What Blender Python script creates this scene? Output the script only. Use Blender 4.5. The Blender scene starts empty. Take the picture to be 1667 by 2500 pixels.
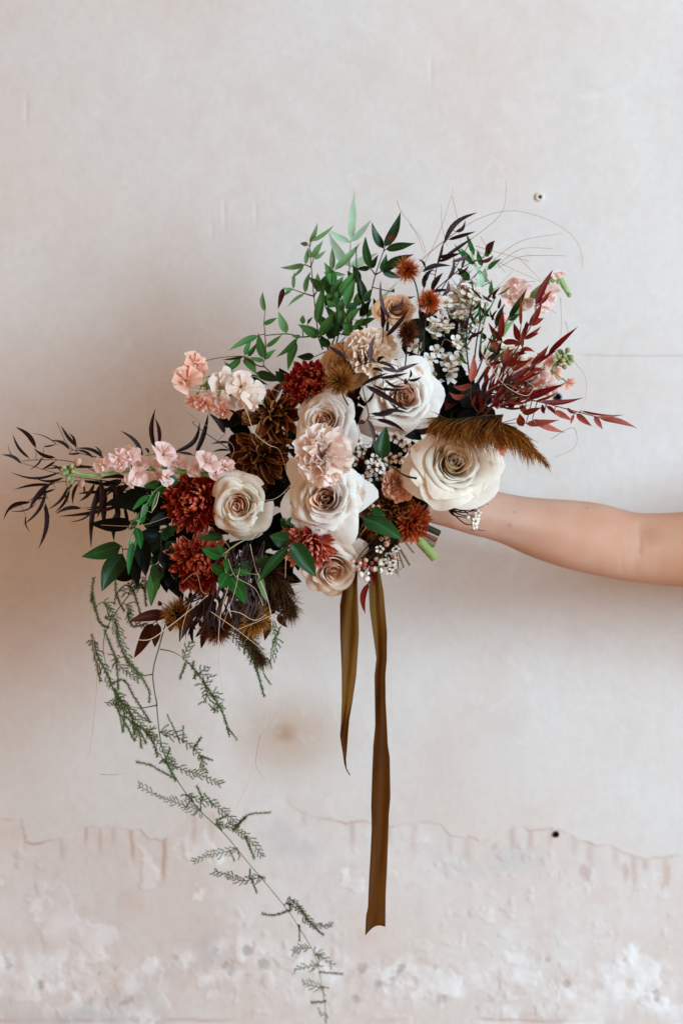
import bpy, math, random
import numpy as np
from mathutils import Vector, Matrix, Quaternion
random.seed(7); np.random.seed(7)
R = math.radians
# ------------------------------------------------------------------ camera, world, lamps, exposure
SC = bpy.context.scene
COL = SC.collection
S = 0.0005            # metres per photo pixel at the bouquet
D = 2.4               # camera distance to the bouquet
WALL = 0.36           # plaster wall behind the bouquet
cam_d = bpy.data.cameras.new('camera'); cam = bpy.data.objects.new('camera', cam_d); COL.objects.link(cam)
cam.location = (0, -D, 0); cam.rotation_euler = (R(90), 0, 0)
cam_d.sensor_fit = 'VERTICAL'; cam_d.sensor_height = 36
cam_d.lens = 36 * D / (2500 * S)
cam_d.clip_end = 50
cam_d.dof.use_dof = True; cam_d.dof.focus_distance = D - 0.06; cam_d.dof.aperture_fstop = 3.4
SC.camera = cam
world = bpy.data.worlds.new("World"); SC.world = world; world.use_nodes = True
bg = world.node_tree.nodes['Background']; bg.inputs[0].default_value = (1.0, 0.58, 0.33, 1); bg.inputs[1].default_value = 0.50
def area(name, loc, target, sx, sy, power, col):
    l = bpy.data.lights.new(name, 'AREA'); l.shape = 'RECTANGLE'; l.size = sx; l.size_y = sy; l.energy = power; l.color = col
    o = bpy.data.objects.new(name, l); COL.objects.link(o); o.location = loc
    o.rotation_euler = (Vector(target) - Vector(loc)).to_track_quat('-Z', 'Y').to_euler()
    return o
area('window_light', (2.75, -2.85, 0.55), (0.05, 0.1, 0), 1.6, 2.2, 226, (0.56, 0.825, 0.99))
SC.view_settings.view_transform = 'Standard'; SC.view_settings.look = 'None'
SC.view_settings.exposure = 0.05; SC.view_settings.gamma = 1
SC.cycles.max_bounces = 8; SC.cycles.transparent_max_bounces = 4

# ------------------------------------------------------------------ helpers
def P(px, py, d=0.0):
    k = S * (D + d) / D
    return Vector(((px - 833.5) * k, d, (1250 - py) * k))
def crop(x0, y0, sc):
    return lambda x, y: (x0 + x / sc, y0 + y / sc)
K1 = crop(640, 440, 3.92); K2 = crop(1000, 440, 2.6133); K3 = crop(400, 820, 3.92); K4 = crop(680, 900, 3.92)
K5 = crop(960, 960, 3.92); K6 = crop(0, 980, 2.8); K7 = crop(200, 1300, 2.8); K8 = crop(200, 1700, 2.3758)
K9 = crop(480, 1280, 4.9); K10 = crop(860, 640, 5.6); K11 = crop(840, 1020, 5.88); KA = crop(1000, 1150, 2.351); KR = crop(780, 1380, 2.558)
KW = crop(0, 1850, 0.9406)
def lin(c):
    return tuple(((v / 255) / 12.92 if v / 255 <= 0.04045 else ((v / 255 + 0.055) / 1.055) ** 2.4) for v in c) + (1,)
def mesh(name, verts, faces, uvs=None, smooth=True):
    m = bpy.data.meshes.new(name)
    m.from_pydata([tuple(v) for v in verts], [], faces)
    if smooth: m.polygons.foreach_set('use_smooth', [True] * len(m.polygons))
    if uvs is not None:
        ul = m.uv_layers.new(name='UVMap')
        li = np.zeros(len(m.loops), dtype=np.int32); m.loops.foreach_get('vertex_index', li)
        ul.data.foreach_set('uv', np.asarray(uvs, dtype=np.float32)[li].ravel())
    return m
def link(name, me, mat=None, parent=None, mw=None, kind=None):
    o = bpy.data.objects.new(name, me); COL.objects.link(o)
    if mat is not None and len(me.materials) == 0: me.materials.append(mat)
    if parent is not None: o.parent = parent
    if mw is not None: o.matrix_local = mw
    if kind: o['kind'] = kind
    return o
def thing(name, label, cat, loc, group=None, rot=None):
    o = bpy.data.objects.new(name, None); COL.objects.link(o); o.empty_display_size = 0.02
    o.location = loc
    if rot is not None: o.rotation_mode = 'QUATERNION'; o.rotation_quaternion = rot
    o['label'] = label; o['category'] = cat
    if group: o['group'] = group
    return o
class MB:
    def __init__(s): s.v = []; s.f = []; s.uv = []
    def add(s, v, f, uv):
        n = len(s.v); s.v += list(v); s.uv += list(uv); s.f += [tuple(i + n for i in q) for q in f]
    def build(s, name, mat, parent=None, kind=None, mw=None, smooth=True):
        return link(name, mesh(name, s.v, s.f, s.uv, smooth), mat, parent, mw, kind)
def smooth_path(pts, n=6):
    pts = [Vector(p) for p in pts]
    if len(pts) < 3:
        return [pts[0].lerp(pts[-1], i / n) for i in range(n + 1)]
    out = []
    for i in range(len(pts) - 1):
        p0 = pts[max(i - 1, 0)]; p1 = pts[i]; p2 = pts[i + 1]; p3 = pts[min(i + 2, len(pts) - 1)]
        for k in range(n):
            t = k / n
            out.append(0.5 * ((2 * p1) + (p2 - p0) * t + (2 * p0 - 5 * p1 + 4 * p2 - p3) * t * t + (3 * p1 - p0 - 3 * p2 + p3) * t ** 3))
    out.append(pts[-1]); return out
def tube(pts, r0, r1, sides=5, smoothn=5, cap=True):
    path = smooth_path(pts, smoothn) if smoothn else [Vector(p) for p in pts]
    v = []; f = []; uv = []; n = len(path)
    ref = Vector((0.31, 0.9, 0.2)).normalized()
    for i, p in enumerate(path):
        t = (path[min(i + 1, n - 1)] - path[max(i - 1, 0)])
        if t.length < 1e-9: t = Vector((0, 0, 1))
        t.normalize(); a = t.cross(ref)
        if a.length < 1e-4: a = t.cross(Vector((1, 0, 0)))
        a.normalize(); b = t.cross(a); r = r0 + (r1 - r0) * i / (n - 1)
        for k in range(sides):
            an = 2 * math.pi * k / sides
            v.append(p + (a * math.cos(an) + b * math.sin(an)) * r); uv.append((k / sides, i / (n - 1)))
    for i in range(n - 1):
        for k in range(sides):
            k2 = (k + 1) % sides
            f.append((i * sides + k, i * sides + k2, (i + 1) * sides + k2, (i + 1) * sides + k))
    if cap:
        f.append(tuple(range(sides))[::-1]); f.append(tuple((n - 1) * sides + k for k in range(sides)))
    return v, f, uv
def ellipsoid(c, rx, ry, rz, nu=8, nv=6):
    v = []; f = []; uv = []
    for i in range(nv + 1):
        th = math.pi * i / nv
        for j in range(nu):
            ph = 2 * math.pi * j / nu
            v.append(Vector((c[0] + rx * math.sin(th) * math.cos(ph), c[1] + ry * math.sin(th) * math.sin(ph), c[2] + rz * math.cos(th)))); uv.append((j / nu, 1 - i / nv))
    for i in range(nv):
        for j in range(nu):
            j2 = (j + 1) % nu
            f.append((i * nu + j, (i + 1) * nu + j, (i + 1) * nu + j2, i * nu + j2))
    return v, f, uv

# ------------------------------------------------------------------ materials
def new_mat(name):
    m = bpy.data.materials.new(name); m.use_nodes = True
    nt = m.node_tree; nt.nodes.clear()
    return m, nt, nt.nodes, nt.links
def ramp(ns, stops):
    r = ns.new('ShaderNodeValToRGB'); e = r.color_ramp.elements
    while len(e) < len(stops): e.new(0.5)
    for i, (p, c) in enumerate(stops): e[i].position = p; e[i].color = c if len(c) == 4 else lin(c)
    return r
def petal_mat(name, stops, edge=None, rough=0.55, trans=0.25, rv=0.12, rh=0.0, noise=0.15, nscale=120, streak=0.0, edge_w=0.75, midrib=None, spec=0.15, tcol=None, sheen=0.0, mottle=None):
    m, nt, ns, ls = new_mat(name)
    uv = ns.new('ShaderNodeUVMap'); sep = ns.new('ShaderNodeSeparateXYZ'); ls.new(uv.outputs[0], sep.inputs[0])
    rp = ramp(ns, stops); ls.new(sep.outputs[1], rp.inputs[0]); col = rp.outputs[0]
    au = ns.new('ShaderNodeMath'); au.operation = 'MULTIPLY_ADD'; au.inputs[1].default_value = 2; au.inputs[2].default_value = -1; ls.new(sep.outputs[0], au.inputs[0])
    ab = ns.new('ShaderNodeMath'); ab.operation = 'ABSOLUTE'; ls.new(au.outputs[0], ab.inputs[0])
    def mix(fac, a, b, mode='MIX'):
        x = ns.new('ShaderNodeMix'); x.data_type = 'RGBA'; x.blend_type = mode
        if hasattr(fac, 'node'): ls.new(fac, x.inputs[0])
        else: x.inputs[0].default_value = fac
        ls.new(a, x.inputs[6])
        if hasattr(b, 'node'): ls.new(b, x.inputs[7])
        else: x.inputs[7].default_value = b
        return x.outputs[2]
    def mrange(src, a, b, lo=0.0, hi=1.0):
        mr = ns.new('ShaderNodeMapRange'); mr.inputs[1].default_value = a; mr.inputs[2].default_value = b; mr.inputs[3].default_value = lo; mr.inputs[4].default_value = hi
        ls.new(src, mr.inputs[0]); return mr.outputs[0]
    if edge: col = mix(mrange(ab.outputs[0], edge_w, 1.0), col, lin(edge))
    if midrib: col = mix(mrange(ab.outputs[0], 0.10, 0.02, 0, 0.8), col, lin(midrib))
    oi = ns.new('ShaderNodeObjectInfo')
    tc = ns.new('ShaderNodeTexCoord')
    nz = ns.new('ShaderNodeTexNoise'); nz.inputs['Scale'].default_value = nscale; nz.inputs['Detail'].default_value = 3; ls.new(tc.outputs['Object'], nz.inputs[0])
    val = ns.new('ShaderNodeHueSaturation'); ls.new(col, val.inputs['Color'])
    v1 = mrange(nz.outputs[0], 0.3, 0.7, 1 - noise, 1 + noise)
    v2 = mrange(oi.outputs['Random'], 0, 1, 1 - rv, 1 + rv)
    mu = ns.new('ShaderNodeMath'); mu.operation = 'MULTIPLY'; ls.new(v1, mu.inputs[0]); ls.new(v2, mu.inputs[1]); vv = mu.outputs[0]
    if streak:
        cmb = ns.new('ShaderNodeCombineXYZ')
        s1 = ns.new('ShaderNodeMath'); s1.operation = 'MULTIPLY'; s1.inputs[1].default_value = 14; ls.new(sep.outputs[0], s1.inputs[0]); ls.new(s1.outputs[0], cmb.inputs[0])
        s2 = ns.new('ShaderNodeMath'); s2.operation = 'MULTIPLY'; s2.inputs[1].default_value = 1.3; ls.new(sep.outputs[1], s2.inputs[0]); ls.new(s2.outputs[0], cmb.inputs[1])
        ls.new(oi.outputs['Random'], cmb.inputs[2])
        n2 = ns.new('ShaderNodeTexNoise'); n2.inputs['Scale'].default_value = 1.0; n2.inputs['Detail'].default_value = 2; ls.new(cmb.outputs[0], n2.inputs[0])
        m2 = ns.new('ShaderNodeMath'); m2.operation = 'MULTIPLY'; ls.new(vv, m2.inputs[0]); ls.new(mrange(n2.outputs[0], 0.3, 0.7, 1 - streak, 1 + streak), m2.inputs[1]); vv = m2.outputs[0]
    ls.new(vv, val.inputs['Value'])
    if rh: ls.new(mrange(oi.outputs['Random'], 0, 1, 0.5 - rh, 0.5 + rh), val.inputs['Hue'])
    col = val.outputs[0]
    if mottle:
        n3 = ns.new('ShaderNodeTexNoise'); n3.inputs['Scale'].default_value = mottle[1]; n3.inputs['Detail'].default_value = 3
        ls.new(tc.outputs['Object'], n3.inputs[0])
        col = mix(mrange(n3.outputs[0], mottle[2], mottle[3]), col, lin(mottle[0]))
    pb = ns.new('ShaderNodeBsdfPrincipled'); pb.inputs['Roughness'].default_value = rough; pb.inputs['Specular IOR Level'].default_value = spec
    if sheen: pb.inputs['Sheen Weight'].default_value = sheen
    ls.new(col, pb.inputs['Base Color'])
    bp = ns.new('ShaderNodeBump'); bp.inputs['Strength'].default_value = 0.15; bp.inputs['Distance'].default_value = 0.001; ls.new(nz.outputs[0], bp.inputs['Height']); ls.new(bp.outputs[0], pb.inputs['Normal'])
    out = ns.new('ShaderNodeOutputMaterial')
    if trans:
        tr = ns.new('ShaderNodeBsdfTranslucent')
        if tcol: tr.inputs[0].default_value = lin(tcol)
        else: ls.new(col, tr.inputs[0])
        mx = ns.new('ShaderNodeMixShader'); mx.inputs[0].default_value = trans; ls.new(pb.outputs[0], mx.inputs[1]); ls.new(tr.outputs[0], mx.inputs[2]); ls.new(mx.outputs[0], out.inputs[0])
    else: ls.new(pb.outputs[0], out.inputs[0])
    return m
M = {}
M['rose'] = petal_mat('cream_rose', [(0, (222, 178, 148)), (0.35, (238, 220, 206)), (0.75, (246, 239, 233)), (1, (247, 242, 237))], rough=0.65, trans=0.36, rv=0.06, noise=0.05, nscale=45, streak=0.05, mottle=((206, 160, 112), 38, .66, .8))
M['rose_warm'] = petal_mat('warm_blush_rose', [(0, (214, 160, 122)), (0.4, (236, 206, 180)), (1, (246, 232, 218))], rough=0.6, trans=0.3, rv=0.05, noise=0.04)
M['rose_in'] = petal_mat('rose_heart', [(0, (186, 104, 62)), (0.5, (216, 146, 104)), (0.85, (238, 198, 168)), (1, (244, 220, 200))], rough=0.6, trans=0.33, rv=0.05, noise=0.03)
M['rose_cream'] = petal_mat('ivory_rose', [(0, (215, 180, 135)), (0.4, (238, 220, 195)), (1, (246, 240, 230))], rough=0.65, trans=0.36, rv=0.06, noise=0.05, nscale=45, streak=0.05, mottle=((206, 160, 112), 38, .66, .8))
M['rose_cream_in'] = petal_mat('ivory_heart', [(0, (212, 156, 104)), (0.5, (236, 202, 160)), (1, (245, 230, 208))], rough=0.65, trans=0.36, rv=0.06, noise=0.05, nscale=45, streak=0.05, mottle=((206, 160, 112), 38, .66, .8))
M['rose_peach'] = petal_mat('peach_rose', [(0, (200, 130, 80)), (0.5, (228, 175, 130)), (1, (240, 208, 172))], rough=0.6, trans=0.33, rv=0.06, noise=0.04)
M['rose_tan'] = petal_mat('tan_rose', [(0, (180, 125, 75)), (0.5, (215, 172, 125)), (1, (233, 205, 170))], rough=0.6, trans=0.33, rv=0.06, noise=0.04)
M['carn'] = petal_mat('blush_carnation', [(0, (244, 184, 150)), (0.5, (249, 218, 200)), (1, (252, 241, 235))], rough=0.65, trans=0.42, rv=0.05, noise=0.04)
M['carn_cream'] = petal_mat('cream_carnation', [(0, (238, 180, 130)), (0.5, (246, 214, 182)), (1, (249, 234, 218))], rough=0.65, trans=0.25, rv=0.06, noise=0.04)
M['carn_salmon'] = petal_mat('salmon_carnation', [(0, (222, 132, 92)), (0.5, (238, 172, 138)), (1, (247, 208, 184))], rough=0.65, trans=0.25, rv=0.08, noise=0.05)
M['carn_coral'] = petal_mat('coral_carnation', [(0, (170, 35, 18)), (0.5, (205, 70, 45)), (0.8, (225, 110, 85)), (1, (240, 180, 165))], rough=0.65, trans=0.25, rv=0.2, noise=0.05)
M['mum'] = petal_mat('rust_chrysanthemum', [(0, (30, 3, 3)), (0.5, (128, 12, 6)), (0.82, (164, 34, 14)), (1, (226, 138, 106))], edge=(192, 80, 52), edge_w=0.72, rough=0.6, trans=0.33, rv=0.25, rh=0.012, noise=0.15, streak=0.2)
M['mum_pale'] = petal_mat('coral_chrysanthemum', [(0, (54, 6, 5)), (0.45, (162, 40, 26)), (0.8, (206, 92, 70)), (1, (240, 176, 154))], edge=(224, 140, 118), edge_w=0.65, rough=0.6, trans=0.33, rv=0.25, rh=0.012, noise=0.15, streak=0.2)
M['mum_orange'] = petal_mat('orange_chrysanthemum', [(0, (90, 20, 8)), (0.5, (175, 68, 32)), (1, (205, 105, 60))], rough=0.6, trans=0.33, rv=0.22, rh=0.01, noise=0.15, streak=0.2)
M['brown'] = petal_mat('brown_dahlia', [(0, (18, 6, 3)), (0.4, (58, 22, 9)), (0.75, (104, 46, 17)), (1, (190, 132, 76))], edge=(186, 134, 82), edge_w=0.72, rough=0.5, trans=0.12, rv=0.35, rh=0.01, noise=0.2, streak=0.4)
M['stock'] = petal_mat('pink_stock', [(0, (232, 200, 140)), (0.2, (244, 206, 194)), (0.7, (246, 216, 210)), (1, (248, 226, 222))], rough=0.6, trans=0.35, rv=0.06, noise=0.05)
M['stock_peach'] = petal_mat('peach_stock', [(0, (228, 160, 112)), (0.4, (238, 176, 150)), (1, (246, 208, 192))], rough=0.6, trans=0.35, rv=0.08, noise=0.05)
M['stock_white'] = petal_mat('white_stock', [(0, (205, 190, 90)), (0.18, (240, 214, 188)), (0.6, (246, 226, 212)), (1, (248, 234, 226))], rough=0.6, trans=0.35, rv=0.04, noise=0.03)
M['wax'] = petal_mat('waxflower_petal', [(0, (205, 180, 165)), (0.4, (240, 232, 222)), (1, (245, 240, 234))], rough=0.45, trans=0.25, rv=0.05, noise=0.02)
M['wax_cup'] = petal_mat('waxflower_cup', [(0, (60, 18, 12)), (0.6, (110, 55, 35)), (0.9, (200, 185, 165)), (1, (130, 142, 84))], rough=0.4, trans=0, rv=0.3)
M['bud_pink'] = petal_mat('pink_bud', [(0, (120, 130, 60)), (0.3, (190, 142, 118)), (1, (216, 166, 146))], rough=0.4, trans=0.1, rv=0.2)
M['bud_red'] = petal_mat('red_bud', [(0, (100, 70, 36)), (0.3, (136, 44, 36)), (1, (168, 76, 62))], rough=0.4, trans=0.1, rv=0.2)
M['bud_white'] = petal_mat('white_bud', [(0, (150, 150, 80)), (0.3, (230, 222, 205)), (1, (240, 236, 228))], rough=0.4, trans=0.15, rv=0.05)
M['bud_green'] = petal_mat('green_bud', [(0, (110, 135, 80)), (0.6, (150, 165, 110)), (1, (190, 170, 110))], rough=0.5, trans=0.15, rv=0.2)
LV = dict(rough=0.45, noise=0.18, nscale=60, spec=0.14)
M['leaf'] = petal_mat('green_leaf', [(0, (52, 92, 44)), (0.5, (66, 114, 56)), (1, (78, 122, 62))], midrib=(110, 140, 88), trans=0.25, rv=0.25, rh=0.01, **LV)
M['leaf_light'] = petal_mat('light_leaf', [(0, (98, 138, 92)), (1, (112, 146, 98))], midrib=(125, 125, 85), trans=0.3, rv=0.18, rh=0.01, **LV)
M['leaf_pale'] = petal_mat('pale_leaf', [(0, (160, 196, 166)), (1, (186, 212, 190))], midrib=(150, 190, 158), trans=0.35, rv=0.08, **LV)
M['leaf_dark'] = petal_mat('dark_leaf', [(0, (18, 44, 16)), (0.5, (24, 60, 24)), (1, (28, 66, 28))], midrib=(44, 84, 40), trans=0.06, rv=0.3, rough=0.36, noise=0.15, nscale=60, spec=0.2)
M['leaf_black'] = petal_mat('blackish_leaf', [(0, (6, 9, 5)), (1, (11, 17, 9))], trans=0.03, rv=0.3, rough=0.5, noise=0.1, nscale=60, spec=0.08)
M['leaf_bright'] = petal_mat('bright_leaf', [(0, (28, 88, 34)), (1, (44, 108, 46))], midrib=(84, 138, 80), trans=0.2, rv=0.2, **LV)
M['leaf_scar'] = petal_mat('scarred_leaf', [(0, (22, 48, 24)), (1, (28, 58, 28))], midrib=(40, 70, 38), trans=0.08, rv=0.1, mottle=((120, 40, 20), 55, 0.56, 0.62), **LV)
M['leaf_brown'] = petal_mat('brown_leaf', [(0, (50, 18, 9)), (1, (66, 22, 12))], midrib=(90, 45, 30), trans=0.15, rv=0.25, **LV)
M['burg'] = petal_mat('burgundy_leaf', [(0, (92, 18, 7)), (1, (128, 30, 12))], midrib=(140, 56, 44), trans=0.25, rv=0.3, rh=0.01, **LV)
M['burg_pink'] = petal_mat('dusty_pink_leaf', [(0, (156, 72, 58)), (1, (172, 94, 80))], midrib=(120, 56, 52), trans=0.25, rv=0.15, **LV)
M['plum'] = petal_mat('plum_leaf', [(0, (32, 16, 15)), (1, (46, 26, 25))], trans=0.06, rv=0.35, rough=0.5, noise=0.12, nscale=80, spec=0.12)
M['plum_grey'] = petal_mat('grey_plum_leaf', [(0, (64, 50, 52)), (1, (88, 74, 77))], trans=0.06, rv=0.4, rough=0.5, noise=0.12, nscale=80, spec=0.15)
M['stem_green'] = petal_mat('green_stem', [(0, (92, 124, 66)), (1, (140, 168, 112))], trans=0, rv=0.15)
M['stem_dark'] = petal_mat('dark_stem', [(0, (26, 24, 14)), (1, (52, 50, 28))], trans=0, rv=0.3)
M['stem_red'] = petal_mat('reddish_stem', [(0, (66, 30, 22)), (1, (116, 62, 48))], trans=0, rv=0.2)
M['stem_brown'] = petal_mat('brown_stem', [(0, (70, 58, 36)), (1, (126, 104, 76))], trans=0, rv=0.2)
M['cut_stem'] = petal_mat('cut_green_stem', [(0, (110, 132, 66)), (1, (150, 168, 100))], trans=0.1, rv=0.05)
M['burr'] = petal_mat('rust_bristle', [(0, (96, 36, 8)), (0.5, (178, 80, 24)), (1, (214, 116, 54))], trans=0.25, rv=0.2, noise=0.25)
M['burr_brown'] = petal_mat('brown_bristle', [(0, (62, 34, 8)), (0.5, (150, 94, 36)), (1, (196, 138, 70))], trans=0.25, rv=0.2, noise=0.25)
M['burr_dark'] = petal_mat('dark_bristle', [(0, (36, 14, 5)), (0.5, (92, 40, 14)), (1, (130, 70, 36))], trans=0.2, rv=0.2, noise=0.25)
M['core'] = petal_mat('burr_core', [(0, (22, 10, 5)), (1, (46, 22, 8))], trans=0, rv=0.2)
M['plume'] = petal_mat('ochre_plume', [(0, (66, 34, 9)), (0.6, (128, 74, 20)), (1, (166, 106, 42))], trans=0.2, rv=0.2, noise=0.3)
M['plume_dark'] = petal_mat('dark_plume', [(0, (38, 24, 14)), (0.6, (76, 48, 26)), (1, (118, 82, 48))], trans=0.2, rv=0.2, noise=0.3)
M['fern'] = petal_mat('fern_needle', [(0, (66, 82, 38)), (1, (100, 114, 62))], trans=0.15, rv=0.4, rh=0.02, noise=0.25)
M['fern_pale'] = petal_mat('pale_fern_needle', [(0, (124, 132, 106)), (1, (148, 152, 128))], trans=0.2, rv=0.15, noise=0.2)
M['fern_stem'] = petal_mat('fern_stem', [(0, (58, 86, 46)), (1, (92, 116, 78))], trans=0, rv=0.1)
M['grass'] = petal_mat('dried_grass', [(0, (176, 132, 96)), (1, (196, 162, 128))], trans=0.1, rv=0.15, noise=0.1)
M['grass_pale'] = petal_mat('pale_dried_grass', [(0, (214, 184, 150)), (1, (226, 204, 180))], trans=0.1, rv=0.08, noise=0.05)

# ------------------------------------------------------------------ wall
def vnoise(x, y, seed, scale, octv=4):
    out = np.zeros_like(x); amp = 1.0; tot = 0; rng = np.random.RandomState(seed)
    for o in range(octv):
        g = rng.rand(257, 257); g[256] = g[0]; g[:, 256] = g[:, 0]; xs = x / scale; ys = y / scale
        xi = np.floor(xs).astype(int); yi = np.floor(ys).astype(int); fx = xs - xi; fy = ys - yi
        fx = fx * fx * (3 - 2 * fx); fy = fy * fy * (3 - 2 * fy)
        xi %= 256; yi %= 256
        a = g[yi, xi]; b = g[yi, xi + 1]; c = g[yi + 1, xi]; d = g[yi + 1, xi + 1]
        out += amp * (a + (b - a) * fx + (c - a) * fy + (a - b - c + d) * fx * fy); tot += amp; amp *= 0.5; scale /= 2
    return out / tot - 0.5
def sstep(a, b, x):
    t = np.clip((x - a) / (b - a), 0, 1); return t * t * (3 - 2 * t)
def build_wall():
    ys = list(np.arange(-700, 1960, 20.0)) + list(np.arange(1960, 2560, 3.0)) + list(np.arange(2560, 3300, 20.0))
    for c, w, st in ((481, 15, 1.5), (970, 15, 1.5), (869, 12, 1.5), (2037, 15, 1.5)): ys += list(np.arange(c - w, c + w, st))
    xs = list(np.arange(-900, -40, 25.0)) + list(np.arange(-40, 1710, 3.5)) + list(np.arange(1710, 2700, 25.0))
    for c in (1317, 1360, 1356): xs += list(np.arange(c - 12, c + 12, 1.5))
    xs = np.unique(np.round(xs, 1)); ys = np.unique(np.round(ys, 1))
    X, Y = np.meshgrid(xs, ys); sh = X.shape; x = X.ravel(); y = Y.ravel()
    ex = [-900, 0, 53, 64, 96, 207, 229, 245, 287, 324, 340, 367, 399, 425, 457, 500, 574, 617, 670, 702, 744, 765, 840, 904, 957, 989, 1074, 1095, 1170, 1223, 1255, 1297, 1340, 1393, 1414, 1488, 1531, 1573, 1667, 2700]
    ey = [1990, 1999, 1999, 2057, 2060, 2025, 2022, 2025, 2017, 2029, 2025, 2047, 2052, 2025, 1994, 1983, 1988, 1967, 1953, 1956, 1983, 1997, 2007, 2009, 2020, 2009, 2009, 2036, 2052, 2036, 2015, 2025, 2025, 2039, 2057, 2063, 2084, 2095, 2082, 2080]
    edge = np.interp(x, ex, ey) + vnoise(x, y * 0 + 3, 5, 26, 3) * 16
    below = y - edge
    coat = sstep(-1.0, 2.2, below)
    # rust outline and drips
    rust = np.exp(-(below / 3.2) ** 2) * np.clip(0.22 + 3.0 * vnoise(x, y, 11, 90, 3), 0, 1)
    for dx, ln, st, wd in ((207, 45, .8, 4), (243, 80, .55, 4), (322, 90, .9, 5), (399, 130, 1, 5.5), (473, 85, .5, 6), (861, 70, .6, 7), (952, 60, .4, 8), (1095, 60, .35, 8), (1249, 75, .5, 8), (1292, 60, .6, 7), (1400, 60, .4, 10), (1545, 80, .5, 9), (1575, 40, .6, 9), (60, 50, .5, 4), (1500, 60, .35, 9), (150, 70, .45, 5), (280, 60, .4, 6), (520, 80, .35, 8), (600, 60, .3, 7), (740, 60, .35, 8), (1010, 90, .4, 9), (1140, 80, .4, 10), (1345, 50, .5, 6), (1440, 70, .45, 10), (1620, 60, .5, 8)):
        wob = vnoise(y, y * 0 + dx, 21, 40, 2) * 9
        rust = np.maximum(rust, st * np.exp(-((x - dx - wob) / wd) ** 2) * sstep(-4, 4, below) * (1 - sstep(ln * 0.5, ln, below)))
    fl = sstep(.13, .24, vnoise(x, y * 3.2, 33, 60, 4)) * sstep(.0, .15, vnoise(x, y, 34, 260, 2)) * sstep(2200, 2300, y) * sstep(700, 1500, x)
    base = np.exp(-((y - 2492 - vnoise(x, x * 0 + 4, 35, 90, 3) * 10) / 4) ** 2) * np.clip(.3 + 2.5 * vnoise(x, y * 0, 36, 120, 3), 0, 1)
    rust = np.maximum(rust, np.maximum(fl * .7, base * .8)); rust = np.maximum(rust, .55 * sstep(.16, .26, vnoise(x * 2.2, y * .8, 37, 55, 3)) * sstep(5, 25, below) * (1 - sstep(60, 130, below)) * sstep(1050, 1250, x))
    lumps = vnoise(x, y, 31, 70, 4)
    # second, lumpy band of raised old paint
    e2 = np.interp(x, [-900, 0, 60, 200, 320, 420, 560, 700, 800, 960, 1100, 1250, 1400, 1667, 2700], [2320, 2330, 2320, 2330, 2350, 2330, 2310, 2300, 2330, 2330, 2340, 2360, 2330, 2340, 2340]) + vnoise(x, y * 0 + 9, 7, 80, 4) * 90
    b2 = y - e2
    band = sstep(-10, 20, b2) * (1 - sstep(70, 150, b2 + vnoise(x, y, 41, 50, 3) * 120))
    flake = sstep(.02, .06, vnoise(x, y, 44, 75, 5)) * sstep(-30, 20, b2) * (1 - sstep(110, 170, b2))
    flake = np.maximum(flake, sstep(.10, .13, vnoise(x, y, 45, 120, 5)) * sstep(25, 60, below))
    white = np.clip(band * (0.15 + 2.2 * vnoise(x, y, 43, 45, 4)) + .75 * flake * sstep(-.15, .15, vnoise(x, y, 46, 90, 3)), 0, 1)
    blister = sstep(0.12, 0.3, vnoise(x, y, 51, 24, 3)) * sstep(10, 60, below) * sstep(-0.05, 0.2, vnoise(x, y, 52, 190, 2))
    grey = np.clip(sstep(0.0, 0.22, vnoise(x, y, 61, 230, 4)) * sstep(20, 80, below), 0, 1)
    crust = sstep(0.16, 0.3, vnoise(x, y, 71, 40, 4)) * band
    # crack right of the bouquet, short scratches
    crack = np.exp(-((y - 869 - vnoise(x, x * 0 + 2, 81, 130, 3) * 4) / 1.6) ** 2) * sstep(1395, 1440, x)
    hole = np.zeros_like(x)
    for hx, hy, hr in ((1317, 481, 4.5), (1360, 970, 8), (1356, 2037, 7)):
        hole = np.maximum(hole, 1 - sstep(hr * 0.7, hr * 1.15, np.hypot(x - hx, y - hy)))
    disp = -coat * 0.0007 + coat * lumps * 0.0019 + flake * 0.0009 - 0.0 * x
    disp += band * (0.0006 + 0.0034 * vnoise(x, y, 91, 38, 4)) + blister * 0.0011 - crust * 0.001
    disp += -rust * coat * 0.0003 - crack * 0.0015 + vnoise(x, y, 95, 320, 3) * 0.006 - hole * 0.02
    for sx, sy, sl in ((65, 270, 28), (517, 555, 12), (548, 522, 30), (1052, 172, 18), (625, 520, 20), (360, 1000, 40)):
        disp += -0.0012 * np.exp(-((x - sx) / 3.5) ** 2 - ((y - sy) / sl) ** 4)
    k = S * (D + WALL) / D
    co = np.stack([(x - 833.5) * k, WALL - disp, (1250 - y) * k], 1)
    ny, nx = sh
    idx = np.arange(nx * ny).reshape(ny, nx)
    fa = np.stack([idx[:-1, :-1], idx[1:, :-1], idx[1:, 1:], idx[:-1, 1:]], -1).reshape(-1, 4)
    me = bpy.data.meshes.new('wall')
    me.vertices.add(len(co)); me.vertices.foreach_set('co', co.astype(np.float32).ravel())
    me.loops.add(fa.size); me.loops.foreach_set('vertex_index', fa.astype(np.int32).ravel())
    me.polygons.add(len(fa)); me.polygons.foreach_set('loop_start', np.arange(0, fa.size, 4, dtype=np.int32)); me.polygons.foreach_set('loop_total', np.full(len(fa), 4, dtype=np.int32))
    me.update(); me.validate(); me.polygons.foreach_set('use_smooth', [True] * len(fa))
    a = me.attributes.new('layer', 'FLOAT_COLOR', 'POINT'); a.data.foreach_set('color', np.stack([coat, np.clip(rust, 0, 1), white, np.ones_like(x)], 1).astype(np.float32).ravel())
    a = me.attributes.new('wear', 'FLOAT_COLOR', 'POINT'); a.data.foreach_set('color', np.stack([grey, crust, np.maximum(hole, 0), crack], 1).astype(np.float32).ravel())
    m, nt, ns, ls = new_mat('old_plaster')
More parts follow.
